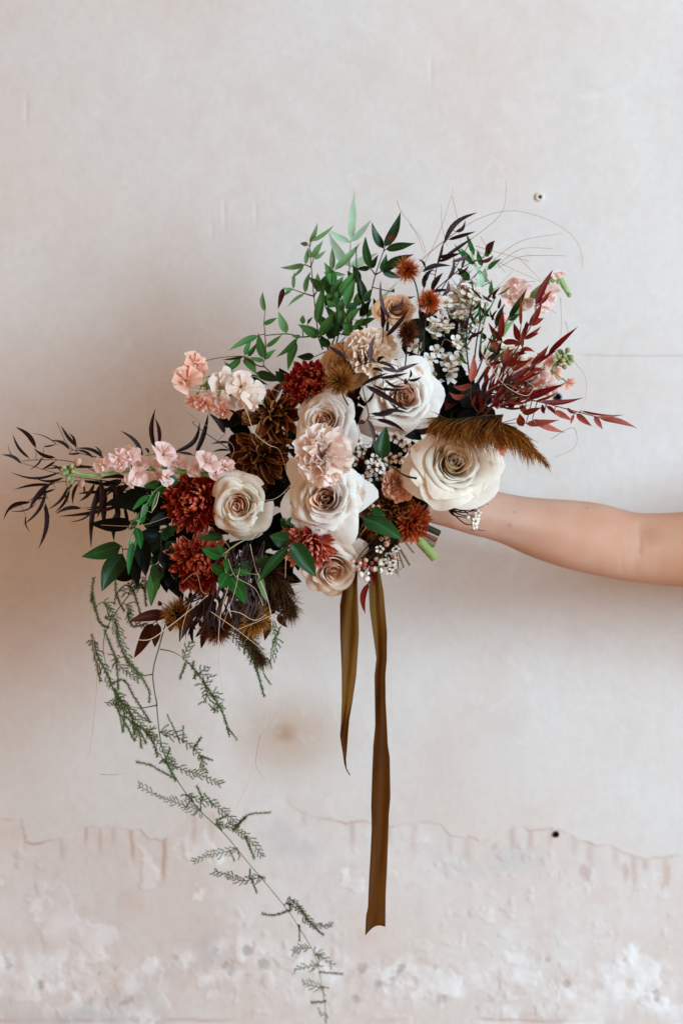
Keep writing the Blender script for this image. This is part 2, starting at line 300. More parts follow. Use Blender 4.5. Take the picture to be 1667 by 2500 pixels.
    tc = ns.new('ShaderNodeTexCoord')
    at = ns.new('ShaderNodeAttribute'); at.attribute_name = 'layer'; s1 = ns.new('ShaderNodeSeparateColor'); ls.new(at.outputs['Color'], s1.inputs[0])
    a2 = ns.new('ShaderNodeAttribute'); a2.attribute_name = 'wear'; s2 = ns.new('ShaderNodeSeparateColor'); ls.new(a2.outputs['Color'], s2.inputs[0])
    def noise(scale, det, rough=0.55, dist=0.0, stretch=None):
        n = ns.new('ShaderNodeTexNoise'); n.inputs['Scale'].default_value = scale; n.inputs['Detail'].default_value = det; n.inputs['Roughness'].default_value = rough; n.inputs['Distortion'].default_value = dist
        if stretch:
            mp = ns.new('ShaderNodeMapping'); mp.inputs['Scale'].default_value = stretch; mp.inputs['Rotation'].default_value = (0, R(28), 0); ls.new(tc.outputs['Object'], mp.inputs[0]); ls.new(mp.outputs[0], n.inputs[0])
        else: ls.new(tc.outputs['Object'], n.inputs[0])
        return n.outputs[0]
    def mr(src, a, b, lo=0.0, hi=1.0):
        q = ns.new('ShaderNodeMapRange'); q.inputs[1].default_value = a; q.inputs[2].default_value = b; q.inputs[3].default_value = lo; q.inputs[4].default_value = hi; ls.new(src, q.inputs[0]); return q.outputs[0]
    def mix(fac, a, b, mode='MIX'):
        q = ns.new('ShaderNodeMix'); q.data_type = 'RGBA'; q.blend_type = mode
        if hasattr(fac, 'node'): ls.new(fac, q.inputs[0])
        else: q.inputs[0].default_value = fac
        for i, c in ((6, a), (7, b)):
            if hasattr(c, 'node'): ls.new(c, q.inputs[i])
            else: q.inputs[i].default_value = c
        return q.outputs[2]
    up = mix(mr(noise(2.6, 5, 0.6, 0.5), 0.48, 0.72), lin((213, 207, 204)), lin((213, 200, 194)))
    up = mix(mr(noise(9, 6, 0.65, 0.6), 0.5, 0.75, 0, 0.4), up, lin((198, 189, 183)))
    up = mix(mr(noise(4.2, 5, 0.65, 0.6), 0.48, 0.68, 0, 0.8), up, lin((214, 211, 211)))
    lo = mix(mr(noise(6, 5), 0.35, 0.65), lin((215, 210, 209)), lin((213, 203, 198)))
    lo = mix(mr(noise(26, 4), 0.52, 0.7, 0, 0.5), lo, lin((208, 191, 182)))
    lo = mix(s2.outputs[0], lo, lin((199, 196, 196)))
    lo = mix(s1.outputs[2], lo, lin((230, 229, 231)))
    lo = mix(mr(s2.outputs[1], 0, 1, 0, 0.55), lo, lin((150, 134, 126)))
    col = mix(s1.outputs[0], up, lo)
    col = mix(mr(s1.outputs[1], 0, 1, 0, 0.6), col, lin((172, 124, 98)))
    col = mix(mr(a2.outputs['Alpha'], 0, 1, 0, 0.35), col, lin((170, 160, 156)))
    col = mix(s2.outputs[2], col, lin((40, 28, 22)))
    # soft brown spot on the wall, darker at its centre
    def soft_spot(px, py, rad, sx, c, amt, col):
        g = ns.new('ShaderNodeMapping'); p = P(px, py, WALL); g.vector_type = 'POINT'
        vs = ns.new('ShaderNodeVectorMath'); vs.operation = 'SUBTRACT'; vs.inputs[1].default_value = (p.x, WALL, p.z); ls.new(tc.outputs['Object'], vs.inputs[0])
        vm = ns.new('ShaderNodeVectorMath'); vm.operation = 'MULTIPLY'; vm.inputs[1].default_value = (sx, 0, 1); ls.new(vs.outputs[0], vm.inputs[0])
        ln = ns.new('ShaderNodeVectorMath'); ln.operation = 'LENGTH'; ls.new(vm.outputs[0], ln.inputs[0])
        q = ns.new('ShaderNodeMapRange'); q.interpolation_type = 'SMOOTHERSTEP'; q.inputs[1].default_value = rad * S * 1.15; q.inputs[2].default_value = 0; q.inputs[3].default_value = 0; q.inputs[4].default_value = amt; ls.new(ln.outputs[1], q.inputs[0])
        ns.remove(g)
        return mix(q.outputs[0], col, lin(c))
    col = soft_spot(705, 1795, 165, 0.75, (182, 152, 128), 0.65, col)
    col = soft_spot(698, 1790, 38, 0.8, (160, 118, 84), 0.5, col)
    pb = ns.new('ShaderNodeBsdfPrincipled'); pb.inputs['Roughness'].default_value = 0.75; pb.inputs['Specular IOR Level'].default_value = 0.2
    ls.new(col, pb.inputs['Base Color'])
    col = mix(mr(noise(70, 6, 0.7), 0.45, 0.75, 0, 0.22), col, lin((188, 178, 172)))
    col = mix(mr(noise(18, 6, 0.7, 1.2), 0.56, 0.68, 0, 0.35), col, lin((221, 219, 219)))
    ls.new(col, pb.inputs['Base Color'])
    n1 = noise(40, 6, 0.65); n2 = noise(6, 4, 0.6, 0.5)
    ad = ns.new('ShaderNodeMath'); ad.operation = 'MULTIPLY_ADD'; ad.inputs[1].default_value = 2.0; ls.new(n2, ad.inputs[0]); ls.new(n1, ad.inputs[2])
    bp = ns.new('ShaderNodeBump'); bp.inputs['Strength'].default_value = 0.35; bp.inputs['Distance'].default_value = 0.0025; ls.new(ad.outputs[0], bp.inputs['Height']); ls.new(bp.outputs[0], pb.inputs['Normal'])
    out = ns.new('ShaderNodeOutputMaterial'); ls.new(pb.outputs[0], out.inputs[0])
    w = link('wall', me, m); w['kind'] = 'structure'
    # plugs in the drilled holes
    def lathe(prof, n=16):
        v = []; f = []; uv = []
        for i, (r, z) in enumerate(prof):
            for k_ in range(n):
                a_ = 2 * math.pi * k_ / n; v.append((r * math.cos(a_), -z, r * math.sin(a_))); uv.append((k_ / n, i / (len(prof) - 1)))
        for i in range(len(prof) - 1):
            for k_ in range(n):
                k2 = (k_ + 1) % n; f.append((i * n + k_, i * n + k2, (i + 1) * n + k2, (i + 1) * n + k_))
        f.append(tuple((len(prof) - 1) * n + k_ for k_ in range(n)))
        return v, f, uv
    pm = {'plug_pale': petal_mat('pale_plug', [(0, (222, 214, 206)), (0.5, (232, 226, 220)), (0.75, (120, 90, 60)), (1, (96, 66, 40))], trans=0, rv=0),
          'plug_dark': petal_mat('dark_plug', [(0, (40, 42, 52)), (1, (12, 13, 18))], trans=0, rv=0),
          'plug_black': petal_mat('black_plug', [(0, (60, 46, 38)), (0.4, (26, 18, 16)), (1, (12, 9, 9))], trans=0, rv=0)}
    for (hx, hy, r, mk) in ((1317, 481, 10, 'plug_pale'), (1360, 970, 10, 'plug_dark'), (1356, 2037, 7, 'plug_black')):
        q = r * S * 1.15; v, f, uv = lathe([(q * 1.15, -0.004), (q * 1.05, 0.002), (q * .8, 0.0035), (q * .5, 0.002), (q * .42, -0.006), (q * .1, -0.007)])
        me2 = mesh('wall_plug', v, f, uv); o = link('wall_plug', me2, pm[mk], w); p = P(hx, hy, WALL); o.location = p
build_wall()

# ------------------------------------------------------------------ petals
def angle_at(al, s):
    for i in range(len(al) - 1):
        if s <= al[i + 1][0]:
            t = (s - al[i][0]) / max(1e-6, al[i + 1][0] - al[i][0]); t = t * t * (3 - 2 * t)
            return R(al[i][1] + (al[i + 1][1] - al[i][1]) * t)
    return R(al[-1][1])
def rev_petal(L, r0, W, al, nu=8, nv=9, tipdrop=0.3, tippow=2.2, point=0.0, curl=0.0, wave=0.0, wfreq=3.0, spiral=0.0, base=0.45, serr=0.0, rng=random, flat=0.0):
    v = []; f = []; uv = []; ph = rng.uniform(0, 6.28); ph2 = rng.uniform(0, 6.28)
    steps = 24
    for j in range(nu + 1):
        u = -1 + 2 * j / nu
        Lu = L * (1 - tipdrop * abs(u) ** tippow + point * (1 - abs(u)) ** 3)
        if serr: Lu *= 1 + serr * (1 if j % 2 else -1) * rng.uniform(0.4, 1.2)
        pts = []; r = r0; z = 0.0
        for s in range(steps + 1):
            t = s / steps
            if s:
                a = angle_at(al, t) + curl * abs(u) ** 1.7 * max(0, (t - 0.45) / 0.55) ** 1.5
                r += math.sin(a) * Lu / steps; z += math.cos(a) * Lu / steps
            pts.append((r, z))
        for i in range(nv + 1):
            t = i / nv; r_, z_ = pts[int(round(t * steps))]
            wa = W * (base + (1 - base) * math.sin(min(t / 0.7, 1) * math.pi / 2))
            az = u * wa
            wv = wave * L * math.sin(wfreq * u * 3 + ph + 1.5 * t) * t ** 1.6 + 0.4 * wave * L * math.sin(wfreq * 2.3 * u * 3 + ph2) * t ** 2.5
            a = angle_at(al, t)
            rr = r_ * (1 + spiral * u) + wv * math.cos(a); zz = z_ - wv * math.sin(a)
            x = rr * math.cos(az); yy = rr * math.sin(az)
            if flat: x = x * (1 - flat) + rr * flat
            v.append(Vector((x, yy, zz))); uv.append((j / nu, t))
    for j in range(nu):
        for i in range(nv):
            a0 = j * (nv + 1) + i; f.append((a0, a0 + nv + 1, a0 + nv + 2, a0 + 1))
    return v, f, uv
def strap(L, w, al, n=6, nu=4, fold=0.4, r0=0.0, tip=0.25, twist=0.0, pinch=0.0):
    v = []; f = []; uv = []; r = r0; z = 0.0; tw = 0
    for i in range(n + 1):
        t = i / n
        if i:
            a = angle_at(al, t - 0.5 / n); r += math.sin(a) * L / n; z += math.cos(a) * L / n
        a = angle_at(al, t)
        wd = w * 0.5 * (0.45 + 0.55 * min(1, t / 0.45)) * (math.sqrt(max(0, 1 - max(0, (t - (1 - tip)) / tip) ** 2)) if t > 1 - tip else 1)
        wd = max(wd, w * 0.04)
        nrm = Vector((-math.cos(a), 0, math.sin(a)))    # towards the flower axis
        for j in range(nu + 1):
            u = -1 + 2 * j / nu
            side = Vector((0, 1, 0)); an = twist * t
            sd = side * math.cos(an) + nrm * math.sin(an)
            up = nrm * math.cos(an) - side * math.sin(an)
            p = Vector((r, 0, z)) + sd * (u * wd * (1 - pinch * t * t)) + up * (fold + pinch * t) * wd * abs(u) ** 1.5
            v.append(p); uv.append((j / nu, t))
    for i in range(n):
        for j in range(nu):
            a0 = i * (nu + 1) + j; f.append((a0, a0 + 1, a0 + nu + 2, a0 + nu + 1))
    return v, f, uv
def rose_petal(W0, prof, Rm, W, nu, nv, tipdrop, tippow, point, curl, wave, spiral, rng):
    v = []; f = []; uv = []; ph = rng.uniform(0, 6.28); ph2 = rng.uniform(0, 6.28); (r0, z0), (r1, z1), (r2, z2), (r3, z3) = prof
    roll = min(1.0, W0 * 1.3) * rng.uniform(.4, 1.3); fr = rng.uniform(1.2, 2.4); skew = rng.uniform(-.25, .25); nick = rng.uniform(-.7, .7)
    for j in range(nu + 1):
        u = -1 + 2 * j / nu
        tm = 1 - tipdrop * abs(u) ** tippow + point * max(0, 1 - abs(u - skew) * 1.6) ** 1.5 - 0.025 * math.exp(-((u - nick) / .12) ** 2)
        for i in range(nv + 1):
            t = (i / nv) * tm; c = min(t, 1.0)
            b0, b1, b2, b3 = (1 - c) ** 3, 3 * c * (1 - c) ** 2, 3 * c * c * (1 - c), c ** 3
            r = b0 * r0 + b1 * r1 + b2 * r2 + b3 * r3; z = b0 * z0 + b1 * z1 + b2 * z2 + b3 * z3
            if t > 1: r += (t - 1) * 3 * (r3 - r2); z += (t - 1) * 3 * (z3 - z2)
            e = max(0.0, (t - 0.55) / 0.45)
            cu = curl * abs(u) ** 2.2 * e ** 1.6
            r += cu * Rm * 0.02; z -= cu * Rm * 0.20
            lp = max(0.0, (t - 0.80) / 0.20); z -= lp * lp * Rm * 0.05 * roll; r += lp * Rm * 0.02 * roll
            wv = wave * Rm * (math.sin(fr * u * 2 + ph) + .5 * math.sin(fr * 4.1 * u + ph2 + 2 * t)) * e
            r += wv; z += wv * .5
            wa = W * (0.62 + 0.38 * math.sin(min(t / 0.75, 1) * math.pi / 2))
            az = u * wa; rr = r * (1 + spiral * u)
            v.append(Vector((rr * math.cos(az), rr * math.sin(az), z))); uv.append((j / nu, i / nv))
    for j in range(nu):
        for i in range(nv):
            a0 = j * (nv + 1) + i; f.append((a0, a0 + nv + 1, a0 + nv + 2, a0 + 1))
    return v, f, uv
BIND = P(985, 1235, 0.055)      # where the stems are held
def flower_root(name, label, cat, c, Rpx, d, face, group, back=0.5):
    fv = Vector((face[0], -1, face[1])).normalized()
    loc = P(c[0], c[1], d) - fv * (Rpx * S * back)
    q = fv.to_track_quat('Z', 'Y')
    t = thing(name, label, cat, loc, group, q)
    return t, q, loc, fv
def stem_to_bind(t, q, loc, fv, mat, r=0.0016, jitter=0.012):
    end = BIND + Vector((random.uniform(-1, 1), random.uniform(-.5, .5), random.uniform(-1, 1))) * jitter
    mid = loc - fv * min(0.06, (end - loc).length * 0.4); mid.y = max(mid.y, 0.02)
    inv = q.inverted()
    pts = [inv @ (p - loc) for p in (loc, mid, loc.lerp(end, 0.7) + Vector((0, 0.02, 0)), end)]
    v, f, uv = tube(pts, r, r, 5, 4); b = MB(); b.add(v, f, uv); b.build('stem', mat, t)
GR = 'roses in the bouquet'
def rose(label, c, Rpx, d, face, mo='rose', mi='rose_in', n=34, open_=1.0, pt=0.12, seed=1, spin=0.0, squash=1.0):
    rng = random.Random(seed); Rm = Rpx * S
    t, q, loc, fv = flower_root('rose', label, 'rose', c, Rpx, d, face, GR, 0.45)
    for i in range(n):
        k = i / (n - 1)
        rho = Rm * (0.045 + 0.92 * k ** 1.18) * rng.uniform(0.88, 1.10)
        h = Rm * (0.60 + 0.10 * math.sin(k * 3.0) - 0.62 * open_ * k ** 2.0) * rng.uniform(0.88, 1.10)
        Wd = (1.8 - 1.35 * k + 0.55 * k * k) * rng.uniform(0.92, 1.1)
        lip = 0.0 if k < 0.12 else min(1.0, (k - 0.12) * 1.6)
        prof = [(0.03 * Rm, 0.0), (rho * (0.95 - 0.26 * k), (0.02 + 0.10 * k) * Rm), (rho * (1.0 - 0.26 * lip), h * (0.78 + 0.30 * lip) + 0.05 * k * Rm), (rho * (1.0 + 0.04 * lip), h)]
        v, f, uv = rose_petal(k, prof, Rm, Wd, 14, 12, 0.04 + 0.09 * k + 0.5 * pt * k, 2.8 - 1.0 * k, pt * k * rng.uniform(0.2, 1.5), lip * rng.uniform(0.5, 1.2) * (0.4 + 0.6 * k), 0.05 * (0.3 + k) * rng.uniform(0.4, 1.7), 0.05 + 0.10 * (1 - k), rng)
        az = i * 2.39996 + rng.uniform(-0.45, 0.45) + spin
        tilt = rng.uniform(-0.16, 0.14) * (0.25 + k)
        mw = Matrix.Rotation(az, 4, 'Z') @ Matrix.Rotation(tilt, 4, 'Y')
        link('petal', mesh('petal', v, f, uv), M[mi if k < 0.34 else mo], t, mw)
    stem_to_bind(t, q, loc, fv, M['stem_dark'], 0.0022)
    for k in range(5):
        v, f, uv = strap(Rm * 0.5, Rm * 0.16, [(0, 95), (1, 150)], 5, 2, 0.2, Rm * 0.05, 0.9)
        link('sepal', mesh('sepal', v, f, uv), M['leaf'], t, Matrix.Rotation(k * 1.2566, 4, 'Z') @ Matrix.Translation((0, 0, -Rm * 0.02)))
    return t
def carnation(label, c, Rpx, d, face, mat, n=44, seed=1, cat='carnation', amp=1.0):
    rng = random.Random(seed); Rm = Rpx * S
    t, q, loc, fv = flower_root('carnation', label, cat, c, Rpx, d, face, 'carnations in the bouquet', 0.45)
    for i in range(n):
        k = (i + 0.5) / n
        a = 4 + 92 * k ** 0.85 + rng.uniform(-7, 7)
        L = Rm * (0.72 + 0.30 * k) * rng.uniform(0.92, 1.08)
        v, f, uv = rev_petal(L, Rm * 0.03, 0.78 - 0.12 * k, [(0, a * 0.5), (0.55, a), (1, a + rng.uniform(-35, 20))], 18, 8, tipdrop=0.15, tippow=2.4, curl=rng.uniform(-0.5, 0.4), wave=0.12 * amp * rng.uniform(0.6, 1.5), wfreq=rng.uniform(1.3, 2.6), base=0.25, serr=0.018, rng=rng, flat=0.5)
        link('petal', mesh('petal', v, f, uv), mat, t, Matrix.Rotation(i * 2.39996 + rng.uniform(-.3, .3), 4, 'Z') @ Matrix.Rotation(rng.uniform(-.5, .5), 4, 'X') @ Matrix.Rotation(rng.uniform(-.28, .2), 4, 'Y'))
    v, f, uv = tube([(0, 0, Rm * 0.1), (0, 0, -Rm * 0.3), (0, 0, -Rm * 0.7)], Rm * 0.16, Rm * 0.1, 8, 3); b = MB(); b.add(v, f, uv); b.build('calyx', M['stem_green'], t)
    stem_to_bind(t, q, loc, fv, M['stem_dark'])
def mum(label, c, Rpx, d, face, mat, n=130, seed=1, incurve=0.0, name='chrysanthemum', wid=0.17, spread=1.0, mat2=None):
    rng = random.Random(seed); Rm = Rpx * S
    t, q, loc, fv = flower_root(name, label, 'chrysanthemum', c, Rpx, d, face, 'chrysanthemums in the bouquet', 0.4)
    meshes = []
    for cl in range(12):
        k = (cl + 0.5) / 12; a = (4 + 112 * k ** 0.8) * spread
        v, f, uv = strap(Rm * (0.62 + 0.42 * k), Rm * wid * rng.uniform(0.85, 1.15), [(0, a * 0.9), (0.45, a + 10), (1, a - (55 + 60 * incurve) * (1.1 - 0.5 * k) + rng.uniform(-15, 15))], 7, 4, 0.75, Rm * 0.03, 0.35, rng.uniform(-.7, .7))
        meshes.append(mesh('petal', v, f, uv)); meshes[-1].materials.append(mat2 if (mat2 and cl > 7) else mat)
    for i in range(n):
        k = (i + 0.5) / n; cl = min(11, max(0, int(k ** 0.8 * 12 + rng.uniform(-0.6, 0.6))))
        sc = rng.uniform(0.86, 1.1)
        mw = Matrix.Rotation(i * 2.39996 + rng.uniform(-.25, .25), 4, 'Z') @ Matrix.Rotation(rng.uniform(-.2, .2), 4, 'Y') @ Matrix.Rotation(rng.uniform(-.4, .4), 4, 'X') @ Matrix.Diagonal((sc, sc * rng.uniform(.85, 1.25), sc, 1))
        link('petal', meshes[cl], None, t, mw)
    v, f, uv = ellipsoid((0, 0, 0.0), Rm * .25, Rm * .25, Rm * .22, 8, 5); b = MB(); b.add(v, f, uv); b.build('receptacle', M['core'], t)
    stem_to_bind(t, q, loc, fv, M['stem_dark'])
def brown(label, c, Rpx, d, face, n=40, seed=1):
    rng = random.Random(seed); Rm = Rpx * S
    t, q, loc, fv = flower_root('dahlia', label, 'dahlia', c, Rpx, d, face, 'brown dahlias in the bouquet', 0.35)
    meshes = []
    for cl in range(10):
        k = (cl + 0.5) / 10; a = 12 + 92 * k ** 0.8
        v, f, uv = strap(Rm * (0.50 + 0.58 * k), Rm * (0.22 + 0.11 * k) * rng.uniform(.85, 1.25), [(0, a * 0.7), (0.5, a), (0.8, a + rng.uniform(-20, 15)), (1, a + rng.choice((-90, -60, 55, 90)) * (0.4 + k))], 10, 4, 0.65, Rm * 0.03, 0.5, rng.uniform(-.9, .9), 0.45)
        meshes.append(mesh('petal', v, f, uv)); meshes[-1].materials.append(M['brown'])
    for i in range(n):
        k = (i + 0.5) / n; cl = min(9, max(0, int(k * 10 + rng.uniform(-0.8, 0.8))))
        sc = rng.uniform(0.85, 1.12)
        mw = Matrix.Rotation(i * 2.39996 + rng.uniform(-.5, .5), 4, 'Z') @ Matrix.Rotation(rng.uniform(-.38, .3), 4, 'Y') @ Matrix.Rotation(rng.uniform(-.8, .8), 4, 'X') @ Matrix.Diagonal((sc, sc, sc, 1))
        link('petal', meshes[cl], None, t, mw)
    v, f, uv = ellipsoid((0, 0, 0.0), Rm * .22, Rm * .22, Rm * .2, 8, 5); b = MB(); b.add(v, f, uv); b.build('receptacle', M['core'], t)
    stem_to_bind(t, q, loc, fv, M['stem_dark'])

rose('large ivory rose at the right of the bouquet, in front of the bare forearm', (1108, 1128), 112, -0.085, (0.12, 0.22), 'rose_cream', 'rose_cream_in', 40, 0.95, 0.22, 17)
rose('blush white rose with sharply pointed petals, directly below the blush carnation', (794, 1216), 104, -0.10, (-0.08, 0.06), 'rose', 'rose_in', 39, 1.0, 0.36, 29)
rose('cup shaped cream rose with a peach heart, right beside the rust chrysanthemums', (584, 1234), 80, -0.07, (-0.28, -0.1), 'rose_cream', 'rose_in', 34, 0.72, 0.0, 35)
rose('blush rose crossed by thin dark plum leaves, at the upper right of the bouquet', (985, 970), 98, -0.055, (0.15, 0.05), 'rose', 'rose_in', 35, 0.9, 0.28, 47)
rose('blush rose partly covered by the pale carnation in front of its lower edge', (792, 1026), 84, -0.065, (-0.25, 0.2), 'rose', 'rose_in', 34, 0.85, 0.1, 59)
rose('drooping blush rose facing down at the bottom, just above the ribbon tails', (814, 1394), 88, -0.02, (0.1, -0.55), 'rose_warm', 'rose_in', 30, 1.0, 0.2, 61)
rose('tan peach rose behind the frilly cream carnation, over the rust bristle ball', (835, 888), 72, -0.02, (-0.35, 0.3), 'rose_tan', 'rose_tan', 28, 1.0, 0.1, 73)
rose('small peach spray rose high up between the green leaves and the bristle balls', (968, 752), 56, 0.0, (0.15, 0.35), 'rose_peach', 'rose_peach', 26, 1.0, 0.08, 85)
rose('white rose at the back, half hidden behind burgundy leaves', (1245, 870), 62, 0.085, (0.35, 0.15), 'rose_cream', 'rose_cream', 24, 1.0, 0.1, 97)
carnation('pale blush carnation at the centre of the bouquet, between two blush roses', (790, 1112), 74, -0.125, (0.05, 0.05), M['carn'], 38, 3, amp=1.25)
carnation('frilly cream peach carnation at the top, below the small peach rose', (908, 852), 70, -0.045, (0.12, 0.5), M['carn_cream'], 46, 4)
carnation('small salmon carnation tucked against the left of the large ivory rose', (975, 1185), 48, -0.05, (0.1, -0.3), M['carn_salmon'], 40, 5, amp=1.3)
carnation('coral red carnation with pale rim under the ochre plume', (1212, 1085), 42, -0.02, (0.7, -0.2), M['carn_coral'], 36, 6)
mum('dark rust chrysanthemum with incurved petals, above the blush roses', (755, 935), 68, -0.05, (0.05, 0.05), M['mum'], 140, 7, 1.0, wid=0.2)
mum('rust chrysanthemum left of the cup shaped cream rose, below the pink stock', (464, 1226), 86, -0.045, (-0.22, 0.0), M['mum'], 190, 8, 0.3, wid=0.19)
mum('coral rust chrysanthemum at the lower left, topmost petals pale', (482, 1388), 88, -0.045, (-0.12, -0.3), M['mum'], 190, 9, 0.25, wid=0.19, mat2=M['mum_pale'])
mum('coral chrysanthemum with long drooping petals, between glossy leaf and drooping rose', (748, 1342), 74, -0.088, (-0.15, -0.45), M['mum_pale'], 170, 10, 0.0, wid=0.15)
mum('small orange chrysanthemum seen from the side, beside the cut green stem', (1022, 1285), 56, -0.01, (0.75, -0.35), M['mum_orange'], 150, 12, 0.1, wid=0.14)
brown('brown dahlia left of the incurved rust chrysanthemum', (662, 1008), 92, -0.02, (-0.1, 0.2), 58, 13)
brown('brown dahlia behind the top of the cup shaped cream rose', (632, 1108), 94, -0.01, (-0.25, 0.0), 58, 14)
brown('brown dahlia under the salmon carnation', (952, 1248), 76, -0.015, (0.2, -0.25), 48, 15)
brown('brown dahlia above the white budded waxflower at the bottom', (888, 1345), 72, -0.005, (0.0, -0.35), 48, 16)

# ------------------------------------------------------------------ stock
def rel(loc, pts): return [Vector(p) - loc for p in pts]
STOCK_M = {}
def stock_meshes(key):
    if key not in STOCK_M:
        rng = random.Random(hash(key) % 100 if False else len(STOCK_M) + 3); L = []
        for k in range(8):
            inner = k < 3
            a = (15 + 14 * k) if inner else 62 + 9 * (k - 3)
            v, f, uv = rev_petal(1.0 if not inner else 0.75, 0.05, 0.85, [(0, a * .4), (0.5, a), (1, a + rng.uniform(-35, 35))], 10, 7, tipdrop=0.16, tippow=2.6, wave=0.15, wfreq=rng.uniform(.7, 1.4), base=0.2, rng=rng, flat=0.6, curl=rng.uniform(-.4, .6))
            me = mesh('petal', v, f, uv); me.materials.append(M[key]); L.append(me)
        STOCK_M[key] = L
    return STOCK_M[key]
def floret(t, loc, p, rad, face, key, seed, npet=9):
    rng = random.Random(seed); ms = stock_meshes(key)
    fv = Vector((face[0], -1, face[1])).normalized(); q = fv.to_track_quat('Z', 'Y')
    v, f, uv = tube([(0, 0, 0.12 * rad), (0, 0, -0.25 * rad), (0, 0, -0.6 * rad)], 0.10 * rad, 0.07 * rad, 6, 2); b = MB(); b.add(v, f, uv)
    fl = b.build('floret', M['stem_green'], t, None, Matrix.Translation(p - fv * rad * 0.35 - loc) @ q.to_matrix().to_4x4())
    for i in range(npet):
        cl = min(7, int((i + 0.5) / npet * 8))
        sc = rad * rng.uniform(0.85, 1.12)
        link('petal', ms[cl], None, fl, Matrix.Rotation(i * 2.39996 + rng.uniform(-.4, .4), 4, 'Z') @ Matrix.Rotation(rng.uniform(-.25, .25), 4, 'X') @ Matrix.Diagonal((sc, sc, sc, 1)))
def bud(t, loc, p, r, mat, dirv, long=1.3, name='bud'):
    v, f, uv = ellipsoid((0, 0, 0), r, r, r * long, 8, 6)
    b = MB(); b.add(v, f, uv); q = Vector(dirv).normalized().to_track_quat('Z', 'Y')
    return b.build(name, mat, t, None, Matrix.Translation(p - loc) @ q.to_matrix().to_4x4())
def stock(label, K, sc, stempts, florets, buds, d, mat, seed, stemr=0.0035, dd=0.015, tail=None):
    rng = random.Random(seed)
    pts = [P(*K(x, y), d + 0.004) for x, y in stempts]; loc = pts[0]
    t = thing('stock_stem', label, 'stock flower', loc, 'stock flower stems')
    b = MB(); b.add(*tube(rel(loc, pts), stemr, stemr * 0.55, 7, 6)); b.build('stem', M['stem_green'], t)
    path = smooth_path(pts, 8)
    for i, fl in enumerate(florets):
        x, y, r = fl[:3]; mk = fl[3] if len(fl) > 3 else mat
        p = P(*K(x, y), d + rng.uniform(-dd, dd * 0.3)); near = min(path, key=lambda w: (w - p).length)
        off = p - near; face = (max(-1.6, min(1.6, off.x * 55 + rng.uniform(-.9, .9))), max(-1.6, min(1.6, off.z * 60 + rng.uniform(-.9, .9))))
        floret(t, loc, p, r / sc * S * 1.35, face, mk, seed * 50 + i)
        b = MB(); b.add(*tube(rel(loc, [near, p.lerp(near, 0.3)]), 0.0011, 0.0008, 5, 2)); b.build('pedicel', M['stem_green'], t)
    for x, y, r, mk in buds:
        p = P(*K(x, y), d + rng.uniform(-dd * .5, dd * 0.3)); near = min(path, key=lambda w: (w - p).length)
        dv = p - near
        bo = bud(t, loc, p, r / sc * S, M[mk], dv if dv.length > 1e-4 else (0, -1, 0), 1.25)
        if dv.length > 0.004:
            b = MB(); b.add(*tube(rel(loc, [near, near.lerp(p, 0.5) + Vector((0, 0, 0.001)), p]), 0.0011, 0.0008, 5, 3)); b.build('pedicel', M['stem_green'], t)
    return t
stock('pink stock spike lying level toward the left edge, green buds at its tip', K6, 2.8, [(1600, 520), (1480, 508), (1200, 475), (1050, 460), (880, 470), (680, 505), (560, 500), (480, 470)],
      [(1420, 400, 72), (1540, 440, 52), (1350, 450, 60), (1130, 345, 78), (1090, 400, 60), (1210, 425, 55), (1070, 520, 58), (950, 510, 74), (890, 370, 52), (805, 365, 46), (820, 430, 44), (700, 440, 48), (960, 430, 50), (1150, 520, 45), (1480, 480, 50)],
      [(535, 415, 24, 'bud_pink'), (560, 562, 24, 'bud_pink'), (440, 450, 18, 'bud_green'), (465, 480, 22, 'bud_green'), (440, 490, 18, 'bud_green'), (490, 445, 18, 'bud_green'), (470, 525, 18, 'bud_green'), (490, 545, 18, 'bud_green'), (455, 465, 15, 'bud_green'), (500, 480, 18, 'bud_green')], -0.055, 'stock', 1)
stock('peach and white stock florets at the upper left, under green nandina leaves', K3, 3.92, [(950, 640), (700, 560), (480, 490), (380, 470), (300, 440)],
      [(300, 235, 95, 'stock_peach'), (215, 405, 118, 'stock_peach'), (320, 330, 90, 'stock_peach'), (300, 640, 92, 'stock_peach'), (390, 660, 90, 'stock_peach'), (590, 500, 150, 'stock_white'), (500, 620, 110, 'stock_white'), (740, 470, 110, 'stock_white'), (860, 560, 110, 'stock_white'), (560, 730, 90, 'stock_peach'), (800, 640, 80, 'stock_white'), (480, 470, 90, 'stock_white')],
      [(385, 440, 40, 'bud_green'), (310, 450, 30, 'bud_green')], -0.03, 'stock_white', 2)
stock('blurred pink stock leaning to the upper right with a drooping bud', K2, 2.613, [(560, 1010), (640, 890), (760, 760), (850, 680), (940, 620), (985, 680), (1010, 720)],
      [(670, 705, 78), (720, 770, 60), (640, 750, 52), (880, 745, 78), (860, 800, 58), (935, 605, 28), (970, 595, 26), (590, 880, 45)],
      [(1015, 732, 17, 'bud_green'), (945, 650, 14, 'bud_green'), (985, 690, 12, 'bud_green')], 0.135, 'stock', 3, 0.006)
